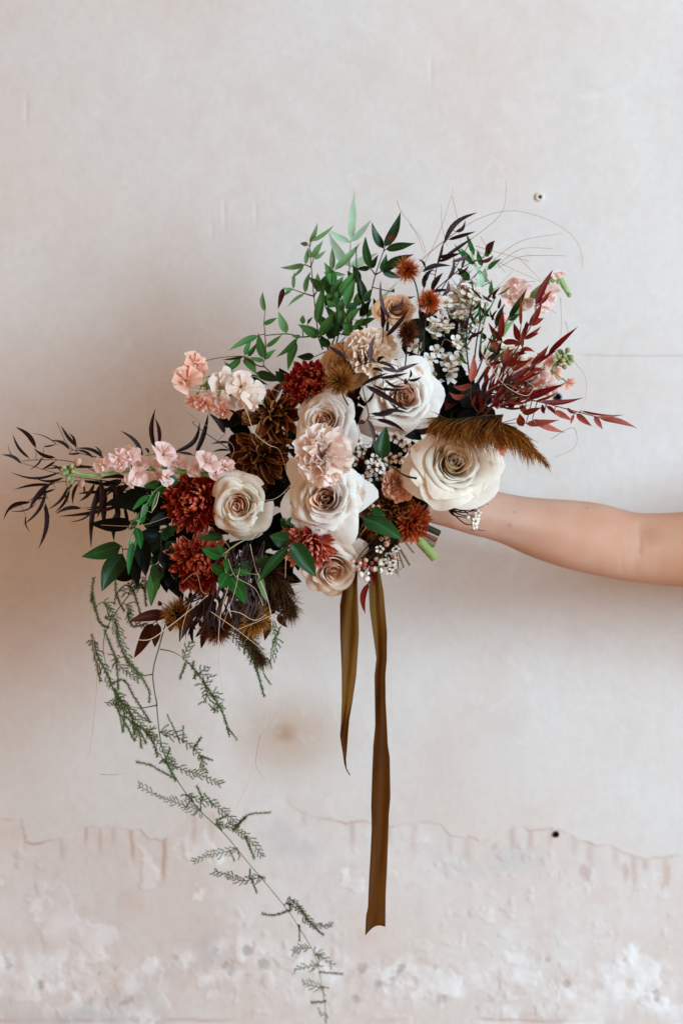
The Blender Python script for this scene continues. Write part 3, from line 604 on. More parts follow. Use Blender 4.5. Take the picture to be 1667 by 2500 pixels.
stock('peach pink stock at the right behind burgundy leaves, green bud cluster on top', K2, 2.613, [(640, 1420), (760, 1330), (860, 1250), (940, 1170), (990, 1110)],
      [(820, 1235, 62), (870, 1330, 66), (920, 1230, 50, 'stock_peach'), (1005, 1300, 44, 'stock_peach'), (770, 1180, 52), (740, 1310, 55), (880, 1160, 40, 'stock_peach'), (800, 1130, 45)],
      [(960, 1095, 18, 'bud_green'), (1005, 1085, 18, 'bud_green'), (985, 1120, 18, 'bud_green'), (1025, 1130, 17, 'bud_green'), (950, 1130, 18, 'bud_green'), (975, 1150, 18, 'bud_green'), (1015, 1165, 17, 'bud_green'), (920, 1150, 18, 'bud_green'), (900, 1135, 18, 'bud_green'), (1000, 1150, 16, 'bud_green'), (960, 1175, 18, 'bud_pink'), (985, 1190, 17, 'bud_green'), (1030, 1150, 14, 'bud_green'), (940, 1110, 14, 'bud_green')], 0.07, 'stock', 4, 0.004)

# ------------------------------------------------------------------ waxflower
WAXP = None
PALE = []
def pale_cup():
    if not PALE:
        m2 = wax_parts()[1].copy(); m2.materials.clear(); m2.materials.append(petal_mat('pale_waxflower_cup', [(0, (140, 120, 92)), (0.6, (186, 150, 122)), (0.9, (226, 214, 196)), (1, (140, 150, 96))], rough=.45, trans=0, rv=.25)); PALE.append(m2)
    return PALE[0]
def wax_parts():
    global WAXP
    if WAXP is None:
        v, f, uv = rev_petal(0.72, 0.34, 0.5, [(0, 70), (0.5, 88), (1, 70)], 6, 5, tipdrop=0.35, tippow=2, base=0.5, wave=0.02, flat=0.7)
        pm = mesh('petal', v, f, uv); pm.materials.append(M['wax'])
        v = []; f = []; uv = []
        prof = [(0.40, 0.10), (0.36, 0.0), (0.20, -0.14), (0.08, -0.10), (0.02, 0.12)]
        prof = [(0.30, -0.9), (0.44, -0.3), (0.42, 0.06), (0.36, 0.02), (0.22, -0.18), (0.09, -0.12), (0.02, 0.1)]
        vs = [0.97, 0.97, 0.93, 0.6, 0.1, 0.1, 0.5]
        for i, (r, z) in enumerate(prof):
            for k in range(10):
                a = 2 * math.pi * k / 10; v.append((r * math.cos(a), r * math.sin(a), z)); uv.append((k / 10, vs[i]))
        for i in range(len(prof) - 1):
            for k in range(10):
                k2 = (k + 1) % 10; f.append((i * 10 + k, i * 10 + k2, (i + 1) * 10 + k2, (i + 1) * 10 + k))
        cm = mesh('blossom', v, f, uv); cm.materials.append(M['wax_cup'])
        WAXP = (pm, cm)
    return WAXP
def waxflower(label, K, sc, root, flowers, buds, d, seed, rad=45, pale=False, face=(0, 0), dd=0.012, stems=(), needles=60):
    rng = random.Random(seed); pm, cm = wax_parts()
    loc = P(*K(*root), d + 0.03)
    t = thing('waxflower_sprig', label, 'waxflower', loc, 'waxflower sprigs')
    sb = MB(); nd = MB()
    ends = [(x, y, rad) for x, y in flowers] + [(b[0], b[1], 0) for b in buds]
    for x, y, r_ in ends:
        p = P(*K(x, y), d + rng.uniform(-dd, dd))
        if r_:
            r = r_ / sc * S * rng.uniform(0.85, 1.1)
            fv = Vector((face[0] + rng.uniform(-.5, .5), -1, face[1] + rng.uniform(-.5, .5))).normalized(); q = fv.to_track_quat('Z', 'Y')
            sc4 = Matrix.Diagonal((r, r, r, 1)); mw = Matrix.Translation(p - loc) @ q.to_matrix().to_4x4() @ sc4
            o = link('blossom', cm, None, t, mw)
            off = rng.uniform(0, 6)
            if pale: o.data = pale_cup()
            for k in range(5): link('petal', pm, None, o, Matrix.Rotation(off + k * 1.2566, 4, 'Z') @ Matrix.Rotation(rng.uniform(-.2, .2), 4, 'Y'))
        else:
            fv = Vector((rng.uniform(-.3, .3), -1, 0))
        e = p - fv * 0.006; mid = e.lerp(loc, 0.5) + Vector((rng.uniform(-.008, .008), 0.006, rng.uniform(-.008, .008)))
        sb.add(*tube(rel(loc, [loc, mid, e, p]), 0.0009, 0.0005, 4, 4))
    for x, y, r, mk in buds:
        rng2 = random.Random(int(x * 7 + y)); p = P(*K(x, y), d + rng2.uniform(-dd, dd))
        bud(t, loc, p, r / sc * S, M[mk], (rng2.uniform(-.5, .5), -0.4, rng2.uniform(-.2, .6)), 1.15)
    for st in stems: sb.add(*tube(rel(loc, [P(*K(*q_), d) for q_ in st]), 0.0009, 0.0006, 4, 4))
    sb.build('stem', M['stem_dark'], t)
    if needles:
        for _ in range(needles):
            x, y, _r = rng.choice(ends); a = P(*K(x + rng.uniform(-50, 50), y + rng.uniform(-50, 50)), d + rng.uniform(0.004, 0.03))
            di = Vector((rng.uniform(-1, 1), rng.uniform(-.5, .5), rng.uniform(-.5, 1))).normalized() * rng.uniform(0.006, 0.012)
            nd.add(*tube(rel(loc, [a, a + di]), 0.0006, 0.0002, 3, 1))
        nd.build('needle_leaves', M['stem_dark'], t, 'stuff')
waxflower('white waxflower sprig between the centre carnation and the ivory rose, dark red eyes', K4, 3.92, (900, 1000),
          [(705, 655), (705, 735), (800, 775), (735, 820), (710, 885), (925, 860), (970, 950), (1035, 960), (965, 1025), (1060, 855), (1150, 858), (1225, 745), (1110, 655), (1040, 650), (940, 645), (870, 985), (905, 940), (1000, 890), (850, 1040), (760, 690), (1170, 690)],
          [(800, 850, 20, 'bud_red'), (845, 895, 24, 'bud_white'), (843, 945, 20, 'bud_red'), (850, 1030, 18, 'bud_pink'), (750, 890, 15, 'bud_red')], -0.05, 1, 54)
waxflower('white waxflower sprig in the upper right, amid dark plum and burgundy leaves', K2, 2.613, (300, 1150),
          [(300, 720), (270, 780), (360, 750), (350, 800), (350, 840), (450, 810), (400, 860), (170, 930), (160, 960), (300, 1030), (310, 1090), (60, 1080), (120, 1110), (230, 1100), (240, 1150), (200, 1200), (250, 1240), (30, 1060), (240, 930), (320, 860), (430, 780), (200, 900), (150, 900), (130, 1140), (220, 1130), (330, 740), (380, 820), (300, 790), (420, 730), (270, 840), (190, 1000), (280, 980), (340, 960), (100, 1050), (170, 1090), (260, 1200), (420, 900), (370, 700), (230, 780), (310, 1140), (180, 1260)],
          [(345, 638, 16, 'bud_pink'), (340, 680, 14, 'bud_red'), (392, 658, 15, 'bud_pink'), (80, 1112, 16, 'bud_pink'), (200, 835, 14, 'bud_pink'), (225, 880, 12, 'bud_red')], 0.02, 2, 56, True, (0.2, 0.8), 0.02, needles=260)
waxflower('waxflower sprig with pink and white buds at the bottom, above the ribbon', K11, 5.88, (560, 1650),
          [(510, 1880), (740, 1880), (700, 2080), (640, 1970), (180, 2090), (650, 2200), (560, 2070), (690, 2150), (600, 2120)],
          [(600, 1710, 38, 'bud_pink'), (530, 1740, 34, 'bud_pink'), (605, 1810, 44, 'bud_pink'), (460, 2030, 36, 'bud_pink'), (310, 2045, 36, 'bud_pink'), (200, 2050, 32, 'bud_red'), (395, 2090, 30, 'bud_red'), (385, 2165, 34, 'bud_red'), (440, 2170, 42, 'bud_white'), (520, 2075, 42, 'bud_white'), (205, 2180, 30, 'bud_pink'), (240, 2250, 44, 'bud_white'), (325, 2310, 46, 'bud_white'), (730, 2010, 34, 'bud_pink'), (770, 2190, 30, 'bud_pink'), (290, 2110, 40, 'bud_red'), (480, 1285, 38, 'bud_pink'), (410, 1270, 34, 'bud_pink'), (800, 1760, 28, 'bud_red'), (520, 2190, 42, 'bud_white'), (340, 2230, 30, 'bud_white')], -0.045, 3, 66, False, (0, -.6), 0.01)
waxflower('small waxflower sprig below the large ivory rose, against the forearm', K5, 3.92, (520, 1105),
          [(810, 1150), (785, 1225), (800, 1185), (780, 1262)],
          [(720, 1035, 20, 'bud_pink'), (860, 1055, 18, 'bud_red'), (890, 1005, 16, 'bud_red'), (820, 1085, 18, 'bud_pink'), (730, 1105, 18, 'bud_pink'), (712, 1190, 22, 'bud_white'), (650, 1070, 15, 'bud_red'), (790, 1100, 16, 'bud_pink')], -0.045, 4, 42, True, (.6, -.4), 0.008, needles=24)

# ------------------------------------------------------------------ leaves
def leaf_geo(b, tp, w, d0, d1, bend=0.0, arch=0.05, roll=0.0, fold=0.18, prof='nandina', n=8, rng=random):
    B = P(b[0], b[1], d0); T = P(tp[0], tp[1], d1); ax = T - B; Ln = ax.length
    view = Vector((0, 1, 0)); side = ax.cross(view)
    if side.length < 1e-6: side = Vector((1, 0, 0))
    side.normalize(); nrm = side.cross(ax).normalized()
    if nrm.y > 0: nrm = -nrm
    q = Quaternion(ax.normalized(), roll); side2 = q @ side; n2 = q @ nrm
    W = w * S / max(0.35, math.cos(roll)) * 0.5
    v = []; f = []; uv = []; cols = (-1, -.55, 0, .55, 1)
    for i in range(n + 1):
        t = i / n
        c = B + ax * t + side * (bend * Ln * math.sin(math.pi * t)) + n2 * (arch * Ln * math.sin(math.pi * t * 0.9))
        if prof == 'nandina': ww = 1.1 * (t ** 0.62) * ((1 - t) ** 1.2) / 0.405
        elif prof == 'wide': ww = 1.1 * (t ** 0.5) * ((1 - t) ** 1.0) / 0.385
        else: ww = 1.05 * (t ** 0.55) * ((1 - t) ** 0.95) / 0.425
        ww = min(ww, 1.1)
        for u in cols:
            p = c + side2 * (u * W * ww) + n2 * (fold * W * ww * (abs(u) - 0.5) + 0.06 * W * math.sin(t * 11 + u * 2) * abs(u))
            v.append(p); uv.append(((u + 1) / 2, t))
    for i in range(n):
        for j in range(4):
            a0 = i * 5 + j; f.append((a0, a0 + 1, a0 + 6, a0 + 5))
    return v, f, uv
def foliage(name, label, cat, K, sc, leaves, stems, d, mat, seed, group='foliage stems in the bouquet', dd=0.02, stemmat='stem_dark', stemr=0.0011, prof='nandina', rolls=0.4, lean=0.02, bendr=0.06, hook=True):
    rng = random.Random(seed)
    first = stems[0][0] if stems else leaves[0][:2]
    loc = P(*K(*first), d)
    t = thing(name, label, cat, loc, group)
    sp = []
    for st in stems:
        pts = [P(*K(*q), d + rng.uniform(-.004, .004)) for q in st]; sp += smooth_path(pts, 8)
        b = MB(); b.add(*tube(rel(loc, pts), stemr, stemr * 0.55, 5, 6)); b.build('stem', M[stemmat], t)
    for L in leaves:
        bx, by, tx, ty, w = L[:5]; mk = mat; br_ = 0.15 if prof == 'willow' else bendr; bend = rng.uniform(-br_, br_); roll = rng.uniform(-rolls, rolls)
        if len(L) > 5 and L[5]: mk = L[5]
        if len(L) > 6: bend = L[6]
        d0 = d + rng.uniform(-dd, dd) * 0.5; d1 = d0 + rng.uniform(-lean, lean)
        b_ = K(bx, by); t_ = K(tx, ty)
        v, f, uv = leaf_geo(b_, t_, w / sc, d0, d1, bend, rng.uniform(-.05, .09), roll, rng.uniform(.12, .6), prof, 8, rng)
        if sp and hook:
            B = P(*b_, d0); near = min(sp, key=lambda p_: (p_ - B).length)
            if 0.001 < (near - B).length < 0.03:
                b = MB(); b.add(*tube(rel(loc, [near, near.lerp(B, .5) + Vector((0, -.001, 0)), B]), stemr * .6, stemr * .45, 4, 2)); b.build('leaf_stalk', M[stemmat], t)
        link('leaf', mesh('leaf', rel(loc, v), f, uv), M[mk], t)
    return t
NG = 'nandina branches in the bouquet'
foliage('nandina_branch', 'out of focus pale green nandina branch, tallest of the leaves at the top', 'nandina', K1, 3.92,
        [(848, 575, 880, 95, 95), (838, 590, 605, 465, 75), (850, 588, 1042, 380, 75), (832, 825, 635, 500, 115), (838, 830, 1105, 695, 105), (930, 1340, 1320, 950, 50)],
        [[(790, 1480), (820, 1150), (835, 830), (845, 590)]], 0.12, 'leaf_pale', 1, NG, stemmat='stem_green')
foliage('nandina_branch', 'dark green nandina sprig at the top, one leaf scarred red', 'nandina', K1, 3.92,
        [(1162, 655, 1048, 402, 98), (1172, 638, 1325, 300, 115, 'leaf_scar'), (1182, 662, 1465, 602, 98), (1035, 850, 987, 538, 98), (1045, 845, 1110, 710, 62), (1135, 868, 1188, 705, 78), (1150, 870, 1452, 708, 115), (1150, 875, 1330, 938, 80), (1030, 850, 890, 850, 65), (970, 1170, 900, 890, 115), (975, 1165, 1050, 1040, 85), (1230, 1140, 1465, 1110, 62), (1240, 1070, 1262, 1030, 40), (1090, 1250, 1060, 1120, 65), (1000, 1300, 1090, 1250, 60, 'leaf'), (950, 1390, 1090, 1320, 72, 'leaf')],
        [[(990, 1500), (1010, 1260), (1030, 1130), (1083, 905), (1165, 665)], [(1083, 905), (1040, 850)], [(1083, 905), (1145, 870)], [(1010, 1260), (1090, 1210)], [(1000, 1280), (955, 1180), (905, 850), (900, 640)]], 0.03, 'leaf_dark', 2, NG)
foliage('nandina_branch', 'light green nandina branch with thin arching leaflets, left of the top foliage', 'nandina', K1, 3.92,
        [(455, 600, 530, 405, 55), (470, 585, 690, 428, 50), (440, 620, 365, 605, 55), (485, 745, 585, 575, 75), (495, 755, 612, 672, 45), (415, 805, 440, 640, 55), (405, 808, 170, 835, 66), (400, 815, 270, 940, 38), (300, 1040, 312, 880, 44), (290, 1045, 190, 1035, 45), (285, 1050, 170, 1140, 32), (410, 1075, 465, 870, 62), (405, 1085, 240, 1215, 38), (548, 1015, 530, 885, 66), (465, 750, 450, 645, 50), (520, 1370, 595, 975, 105, 'leaf'), (205, 1030, 150, 1240, 62, 'leaf_brown'), (235, 1465, 155, 1255, 98)],
        [[(580, 1620), (540, 1500), (520, 1330), (495, 1110), (470, 830), (455, 640)], [(495, 1110), (410, 1085), (295, 1045)], [(465, 830), (408, 808)], [(465, 830), (490, 760)], [(495, 1110), (548, 1020)]], 0.04, 'leaf_light', 3, NG, stemmat='stem_brown')
foliage('nandina_branch', 'dense mid green nandina leaves above the cream carnation', 'nandina', K1, 3.92,
        [(690, 860, 937, 602, 85, 'leaf_light'), (668, 865, 665, 650, 70, 'leaf_light'), (690, 1010, 592, 785, 115), (668, 882, 805, 905, 48, 'leaf_light'), (665, 1080, 780, 915, 90), (740, 1070, 880, 870, 98), (795, 1200, 890, 940, 115), (700, 1215, 615, 1080, 130), (775, 1385, 740, 1185, 112), (600, 1200, 690, 1100, 62, 'leaf_dark'), (790, 1225, 935, 1190, 75, 'leaf_dark'), (810, 1380, 960, 1210, 82), (640, 1520, 700, 1380, 112, 'leaf_dark'), (760, 1480, 940, 1355, 85), (690, 1500, 730, 1380, 65, 'leaf_dark'), (550, 1490, 690, 1250, 110), (545, 1500, 340, 1375, 118), (385, 1375, 390, 1290, 62), (435, 1370, 490, 1305, 36), (370, 1500, 280, 1490, 45), (340, 1510, 130, 1695, 62), (325, 1540, 250, 1820, 104), (660, 1400, 560, 1440, 60, 'leaf_dark'), (500, 1690, 330, 1690, 90, 'leaf_dark'), (720, 1250, 840, 1090, 90, 'leaf'), (640, 1600, 560, 1480, 110, 'leaf_dark'), (840, 1490, 800, 1300, 100, 'leaf'), (1000, 1480, 900, 1380, 90, 'leaf_dark')],
        [[(640, 1640), (700, 1480), (720, 1300), (680, 1080), (665, 880)], [(640, 1640), (560, 1500), (370, 1500), (240, 1470), (30, 1485)], [(700, 1480), (780, 1250), (740, 1080)]], 0.015, 'leaf', 4, NG, stemmat='stem_dark')
foliage('nandina_branch', 'green nandina sprig over the white stock florets at the upper left', 'nandina', K3, 3.92,
        [(905, -5, 620, 140, 78), (775, 190, 845, 30, 62), (805, 195, 895, 60, 58), (970, 220, 905, -30, 108), (970, 225, 1078, 128, 56), (980, 105, 1140, -20, 55), (740, 215, 545, 370, 78), (760, 205, 550, 230, 32, 'leaf_dark'), (770, 210, 885, 370, 112), (650, 335, 575, 245, 60), (960, 235, 820, 200, 56), (680, 350, 400, 400, 72), (690, 350, 860, 365, 42, 'leaf_dark'), (890, 350, 1130, 430, 110, 'leaf_dark'), (730, 430, 1000, 470, 90, 'leaf_dark'), (1130, 440, 1070, 340, 95, 'leaf_dark'), (1180, 400, 1060, 335, 80, 'leaf_dark'), (940, 470, 760, 400, 80, 'leaf_dark'), (968, -230, 950, -420, 62, 'leaf_light'), (955, -110, 1090, -175, 55)],
        [[(1130, 440), (965, 295), (968, 225)], [(965, 295), (890, 280), (770, 200), (560, 205), (390, 240)], [(890, 385), (690, 345)], [(968, 225), (975, 100), (960, -120)]], 0.0, 'leaf', 5, NG, stemmat='stem_brown')
foliage('nandina_branch', 'burgundy nandina spray rising at the right, leaves pointing up', 'nandina', K2, 2.613,
        [(800, 800, 912, 568, 55), (815, 800, 905, 700, 30), (830, 790, 890, 725, 30), (760, 925, 840, 780, 48), (765, 925, 855, 880, 50), (708, 930, 712, 735, 26), (690, 1025, 660, 910, 52), (580, 1010, 595, 830, 52), (590, 1030, 500, 905, 46), (590, 1035, 720, 1040, 46), (720, 1010, 770, 900, 36), (725, 1015, 835, 930, 36), (735, 1010, 825, 975, 32), (570, 1100, 495, 1005, 62), (600, 1150, 630, 1060, 52, 'burg_pink'), (660, 1120, 750, 1105, 32), (600, 1170, 765, 1155, 36), (590, 1160, 480, 1180, 26), (735, 960, 745, 900, 30), (690, 1110, 745, 1065, 30), (640, 1190, 700, 1100, 36)],
        [[(520, 1360), (600, 1200), (700, 1050), (770, 930), (810, 800)], [(700, 1050), (590, 1030)], [(600, 1200), (570, 1100)], [(690, 1050), (708, 930)]], 0.0, 'burg', 6, NG, stemmat='stem_red')
foliage('nandina_branch', 'burgundy nandina spray fanning out to the right with dusty pink drooping leaves', 'nandina', K2, 2.613,
        [(880, 1110, 1075, 932, 42), (775, 1180, 885, 1050, 52), (790, 1180, 945, 1080, 25), (650, 1285, 775, 1185, 56), (650, 1330, 850, 1185, 36), (480, 1320, 600, 1130, 30, None, 0.2), (390, 1290, 405, 1115, 60, 'burg_pink'), (390, 1305, 270, 1310, 48, 'burg_pink', 0.15), (355, 1375, 250, 1350, 46, 'burg_pink', .2), (750, 1395, 985, 1300, 52), (800, 1410, 950, 1345, 22), (830, 1415, 1110, 1385, 42), (920, 1470, 1035, 1535, 46, 'burg_pink'), (1060, 1490, 1160, 1570, 46, 'burg_pink'), (1045, 1495, 1025, 1560, 25, 'burg_pink'), (1175, 1505, 1230, 1590, 42, 'burg_pink'), (1210, 1520, 1448, 1585, 46, 'burg_pink'), (1190, 1510, 1370, 1495, 20, 'burg_pink'), (1090, 1470, 1290, 1495, 18), (780, 1525, 990, 1610, 52, 'burg_pink'), (740, 1555, 955, 1530, 52, 'burg_pink'), (720, 1490, 840, 1450, 46), (720, 1570, 700, 1490, 62), (855, 1490, 845, 1430, 30), (700, 1440, 750, 1480, 50), (470, 1490, 440, 1350, 36), (400, 1440, 420, 1370, 28), (460, 1340, 500, 1240, 40), (560, 1400, 640, 1290, 50), (610, 1440, 730, 1390, 44), (660, 1460, 600, 1380, 50), (560, 1460, 540, 1360, 44), (870, 1440, 930, 1500, 30), (1000, 1455, 1060, 1490, 28)],
        [[(470, 1500), (560, 1420), (700, 1395), (830, 1415), (1000, 1460), (1200, 1512)], [(560, 1420), (650, 1320), (780, 1190), (880, 1110)], [(430, 1480), (390, 1400), (388, 1295)], [(388, 1360), (355, 1375)], [(600, 1420), (760, 1300), (860, 1190)]], -0.02, 'burg', 7, NG, stemmat='stem_red')
foliage('vine_stem', 'thin green vine with small pointed leaves, standing up behind the white waxflower', 'vine', K2, 2.613,
        [(410, 480, 358, 335, 36), (400, 540, 320, 430, 42), (420, 540, 280, 400, 30), (460, 550, 430, 445, 42), (440, 600, 400, 540, 40, 'leaf_pale'), (455, 680, 440, 590, 62, 'leaf_pale'), (480, 650, 480, 560, 46, 'leaf_pale'), (515, 740, 520, 630, 32), (495, 570, 585, 500, 36), (480, 490, 540, 385, 46), (380, 640, 300, 560, 62, 'leaf_dark'), (550, 745, 520, 745, 20), (500, 1080, 600, 1080, 52, 'leaf_dark'), (630, 880, 750, 685, 46, 'leaf_dark'), (550, 940, 605, 785, 46, 'leaf_dark'), (620, 890, 700, 850, 46, 'leaf_dark'), (480, 1020, 440, 960, 40, 'leaf_dark')],
        [[(450, 1090), (455, 1000), (480, 880), (540, 745), (500, 640), (420, 540), (390, 450)], [(500, 1080), (560, 980), (640, 870), (700, 760)]], 0.02, 'leaf_bright', 8, NG, stemmat='stem_green', stemr=0.0013)
PG = 'plum willow leaf stems in the bouquet'
foliage('willow_stem', 'dark plum willow leaf stem standing up at the top right', 'willow leaf stem', K2, 2.613,
        [(215, 410, 435, 205, 36), (245, 380, 420, 325, 28), (175, 540, 215, 390, 20), (210, 500, 400, 370, 26), (190, 490, 330, 465, 34), (80, 580, 265, 545, 34), (90, 690, 130, 570, 34), (140, 710, 215, 590, 36), (240, 640, 280, 480, 26, 'plum_grey'), (150, 690, 205, 600, 20), (300, 600, 380, 540, 20), (60, 870, 190, 820, 36), (210, 740, 245, 640, 32, 'plum_grey'), (270, 520, 380, 470, 26, 'plum_grey'), (180, 520, 300, 470, 22), (100, 560, 55, 500, 16), (110, 720, 270, 705, 22), (330, 560, 350, 470, 20, 'plum_grey'), (90, 880, 180, 780, 30), (440, 520, 530, 480, 30, 'leaf_brown'), (490, 470, 545, 385, 40, 'leaf_brown'), (40, 960, 110, 860, 26), (110, 640, 160, 560, 16), (290, 330, 355, 255, 26)],
        [[(50, 1120), (90, 900), (140, 720), (175, 540), (215, 400), (290, 300)], [(90, 900), (200, 700), (290, 560), (380, 400)], [(60, 1050), (70, 800), (100, 640)], [(140, 720), (330, 560), (440, 510)]], -0.01, 'plum', 11, PG, prof='willow', stemr=0.0008, stemmat='stem_dark')
foliage('willow_stem', 'dark plum willow leaves crossing in front of the upper blush rose', 'willow leaf stem', K4, 3.92,
        [(830, 160, 1235, 405, 55), (880, 430, 1170, 350, 46), (920, 455, 1245, 425, 46), (930, 485, 1215, 612, 42, None, 0.08), (800, 155, 1050, 40, 36), (960, 90, 1240, 40, 36), (1000, 180, 1260, 180, 26, None, -.1), (1225, 150, 1210, 90, 42), (850, 480, 910, 770, 44, 'plum_grey'), (830, 510, 750, 535, 42, 'plum_grey'), (1240, 110, 1370, 75, 30), (1250, 90, 1255, 0, 24), (1010, 100, 1220, 160, 28, None, -.15), (900, 0, 1010, 30, 30), (980, -10, 1200, 30, 40, 'plum_grey'), (1130, 20, 1300, -30, 36, 'plum_grey'), (840, 330, 910, 220, 30), (1255, 180, 1285, 250, 22), (900, 150, 1150, 190, 24, None, -.12)],
        [[(840, 500), (860, 440), (830, 300), (800, 160), (790, 60)], [(800, 160), (950, 95), (1080, 70), (1230, 130), (1260, 180)]], -0.125, 'plum', 12, PG, prof='willow', stemr=0.0008)
foliage('willow_stem', 'plum willow leaves standing in front of the cream carnation and small peach rose', 'willow leaf stem', K1, 3.92,
        [(800, 1705, 620, 1580, 46), (1040, 1745, 1085, 1475, 46, 'plum_grey', 0.1), (950, 1760, 920, 1650, 28), (995, 1770, 975, 1640, 28), (1195, 1320, 1130, 955, 38, 'plum_grey'), (1220, 1250, 1350, 1110, 44, 'plum_grey', -.2), (1230, 1240, 1350, 1175, 36, 'plum_grey'), (1150, 1420, 1125, 1190, 46), (1180, 1500, 1405, 1225, 46), (870, 1440, 865, 1260, 12), (1100, 1740, 1300, 1840, 36, 'plum_grey'), (1100, 1740, 1180, 1690, 36), (1300, 1830, 1500, 1750, 36), (780, 1640, 790, 1480, 10), (810, 1630, 930, 1480, 8), (1200, 1350, 1260, 1230, 12)],
        [[(870, 1860), (830, 1730), (780, 1640), (720, 1560)], [(1150, 1560), (1160, 1420), (1200, 1320), (1330, 1190), (1450, 1200)], [(870, 1800), (1000, 1750), (1150, 1740), (1300, 1780)]], -0.095, 'plum', 13, PG, prof='willow', stemr=0.0007)
foliage('willow_stem', 'wispy dark plum willow leaf spray reaching to the left edge', 'willow leaf stem', K6, 2.8,
        [(250, 320, 108, 175, 34), (205, 390, 90, 222, 22, None, .1), (150, 425, 12, 365, 25), (380, 385, 230, 320, 28), (480, 330, 350, 265, 24), (530, 310, 420, 165, 28), (520, 320, 475, 220, 20), (710, 385, 520, 320, 26), (700, 360, 650, 305, 15), (640, 385, 520, 330, 22), (980, 380, 822, 200, 30, None, -.1), (1065, 335, 1065, 45, 38, None, .1), (1090, 300, 1060, 110, 30), (1190, 350, 1365, 135, 36, None, -.2), (1335, 365, 1425, 80, 38, None, -.05), (1540, 220, 1425, 80, 42), (1570, 280, 1440, 290, 20), (1570, 335, 1450, 345, 18), (1320, 365, 1210, 350, 20), (1020, 355, 990, 318, 20), (420, 480, 70, 482, 20), (660, 450, 300, 465, 22), (360, 570, 95, 602, 22, None, -.08), (440, 520, 250, 530, 22), (340, 560, 200, 740, 40), (320, 590, 155, 850, 25, None, .12), (215, 690, 30, 815, 30), (310, 690, 265, 1010, 36), (180, 780, 215, 895, 12), (470, 580, 330, 740, 25), (480, 600, 375, 760, 22), (460, 590, 475, 700, 12), (535, 560, 500, 705, 25), (650, 560, 540, 685, 28), (690, 530, 665, 800, 40), (700, 540, 625, 1010, 42, None, -.06), (720, 600, 690, 780, 28), (830, 530, 780, 590, 22), (890, 560, 820, 640, 36), (740, 560, 800, 660, 36), (560, 730, 380, 770, 30), (850, 705, 400, 785, 28), (640, 750, 475, 825, 14), (820, 740, 780, 960, 46), (300, 720, 350, 795, 10), (150, 420, 55, 280, 8, None, .15), (400, 300, 210, 215, 8), (290, 380, 200, 470, 14), (380, 410, 280, 470, 18), (300, 310, 390, 290, 14), (470, 360, 560, 350, 16), (420, 480, 340, 440, 14), (400, 540, 330, 600, 14), (330, 660, 210, 700, 16), (250, 700, 60, 750, 12), (500, 560, 440, 620, 14), (580, 570, 600, 640, 14), (380, 600, 240, 680, 18)],
        [[(900, 560), (700, 540), (430, 500), (150, 420)], [(980, 470), (760, 400), (500, 330), (390, 140)], [(750, 545), (450, 545), (330, 580), (200, 680), (70, 740)], [(1570, 330), (1330, 160), (1340, 140)], [(700, 500), (480, 410), (250, 400), (150, 410)], [(900, 700), (660, 720), (560, 730)], [(1570, 420), (1340, 370), (1190, 350), (1000, 370)]], 0.0, 'plum', 14, PG, prof='willow', stemr=0.0006, rolls=.4)
def droop(label, seed, d, base, n, spread, mk):
    rng = random.Random(seed); L = []
    for i in range(n):
        bx = base[0] + rng.uniform(-spread, spread); by = base[1] + rng.uniform(-60, 120)
        ln = rng.uniform(110, 240); an = rng.uniform(-0.55, 0.35)
        L.append((bx, by, bx + ln * math.sin(an) - 20, by + ln * math.cos(an), rng.uniform(12, 26), mk if rng.random() < 0.6 else 'plum', rng.uniform(-.18, .18)))
    foliage('willow_stem', label, 'willow leaf stem', K7, 2.8, L, [[(base[0] + 80, base[1] - 100), (base[0], base[1]), (base[0] - 30, base[1] + 140)]], d, 'plum', seed, PG, prof='willow', stemr=0.0006, hook=False)
droop('grey plum willow leaves hanging below the cup shaped cream rose', 21, -0.06, (1130, 110), 62, 130, 'plum_grey')
droop('grey plum willow leaves hanging over the bottom bristle balls', 22, -0.055, (1100, 370), 44, 140, 'plum_grey')
droop('curled dark willow leaves at the bottom left, under the coral rust chrysanthemum', 23, -0.05, (860, 420), 30, 70, 'plum')
foliage('leafy_branch', 'broad dark green leaves pointing down at the lower left', 'leaf branch', K6, 2.8,
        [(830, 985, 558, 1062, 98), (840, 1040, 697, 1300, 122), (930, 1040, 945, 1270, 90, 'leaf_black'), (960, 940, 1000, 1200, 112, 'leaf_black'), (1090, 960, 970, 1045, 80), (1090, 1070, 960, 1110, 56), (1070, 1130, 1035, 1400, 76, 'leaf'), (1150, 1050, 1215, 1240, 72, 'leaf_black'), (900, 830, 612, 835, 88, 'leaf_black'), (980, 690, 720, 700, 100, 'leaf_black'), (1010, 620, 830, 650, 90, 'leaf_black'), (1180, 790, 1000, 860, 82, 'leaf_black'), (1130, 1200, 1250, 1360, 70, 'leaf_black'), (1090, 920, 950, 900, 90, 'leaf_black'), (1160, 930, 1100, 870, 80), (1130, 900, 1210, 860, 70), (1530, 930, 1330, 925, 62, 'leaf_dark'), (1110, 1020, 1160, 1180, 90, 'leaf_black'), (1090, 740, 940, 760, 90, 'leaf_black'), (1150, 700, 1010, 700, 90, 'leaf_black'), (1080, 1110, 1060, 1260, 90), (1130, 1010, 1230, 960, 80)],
        [[(1180, 880), (1080, 930), (960, 1000), (840, 1010)], [(1100, 900), (1100, 1040), (1080, 1140)], [(1180, 860), (1000, 800), (880, 820)]], -0.02, 'leaf_dark', 31, 'leaf branches in the bouquet', prof='wide', rolls=.3)
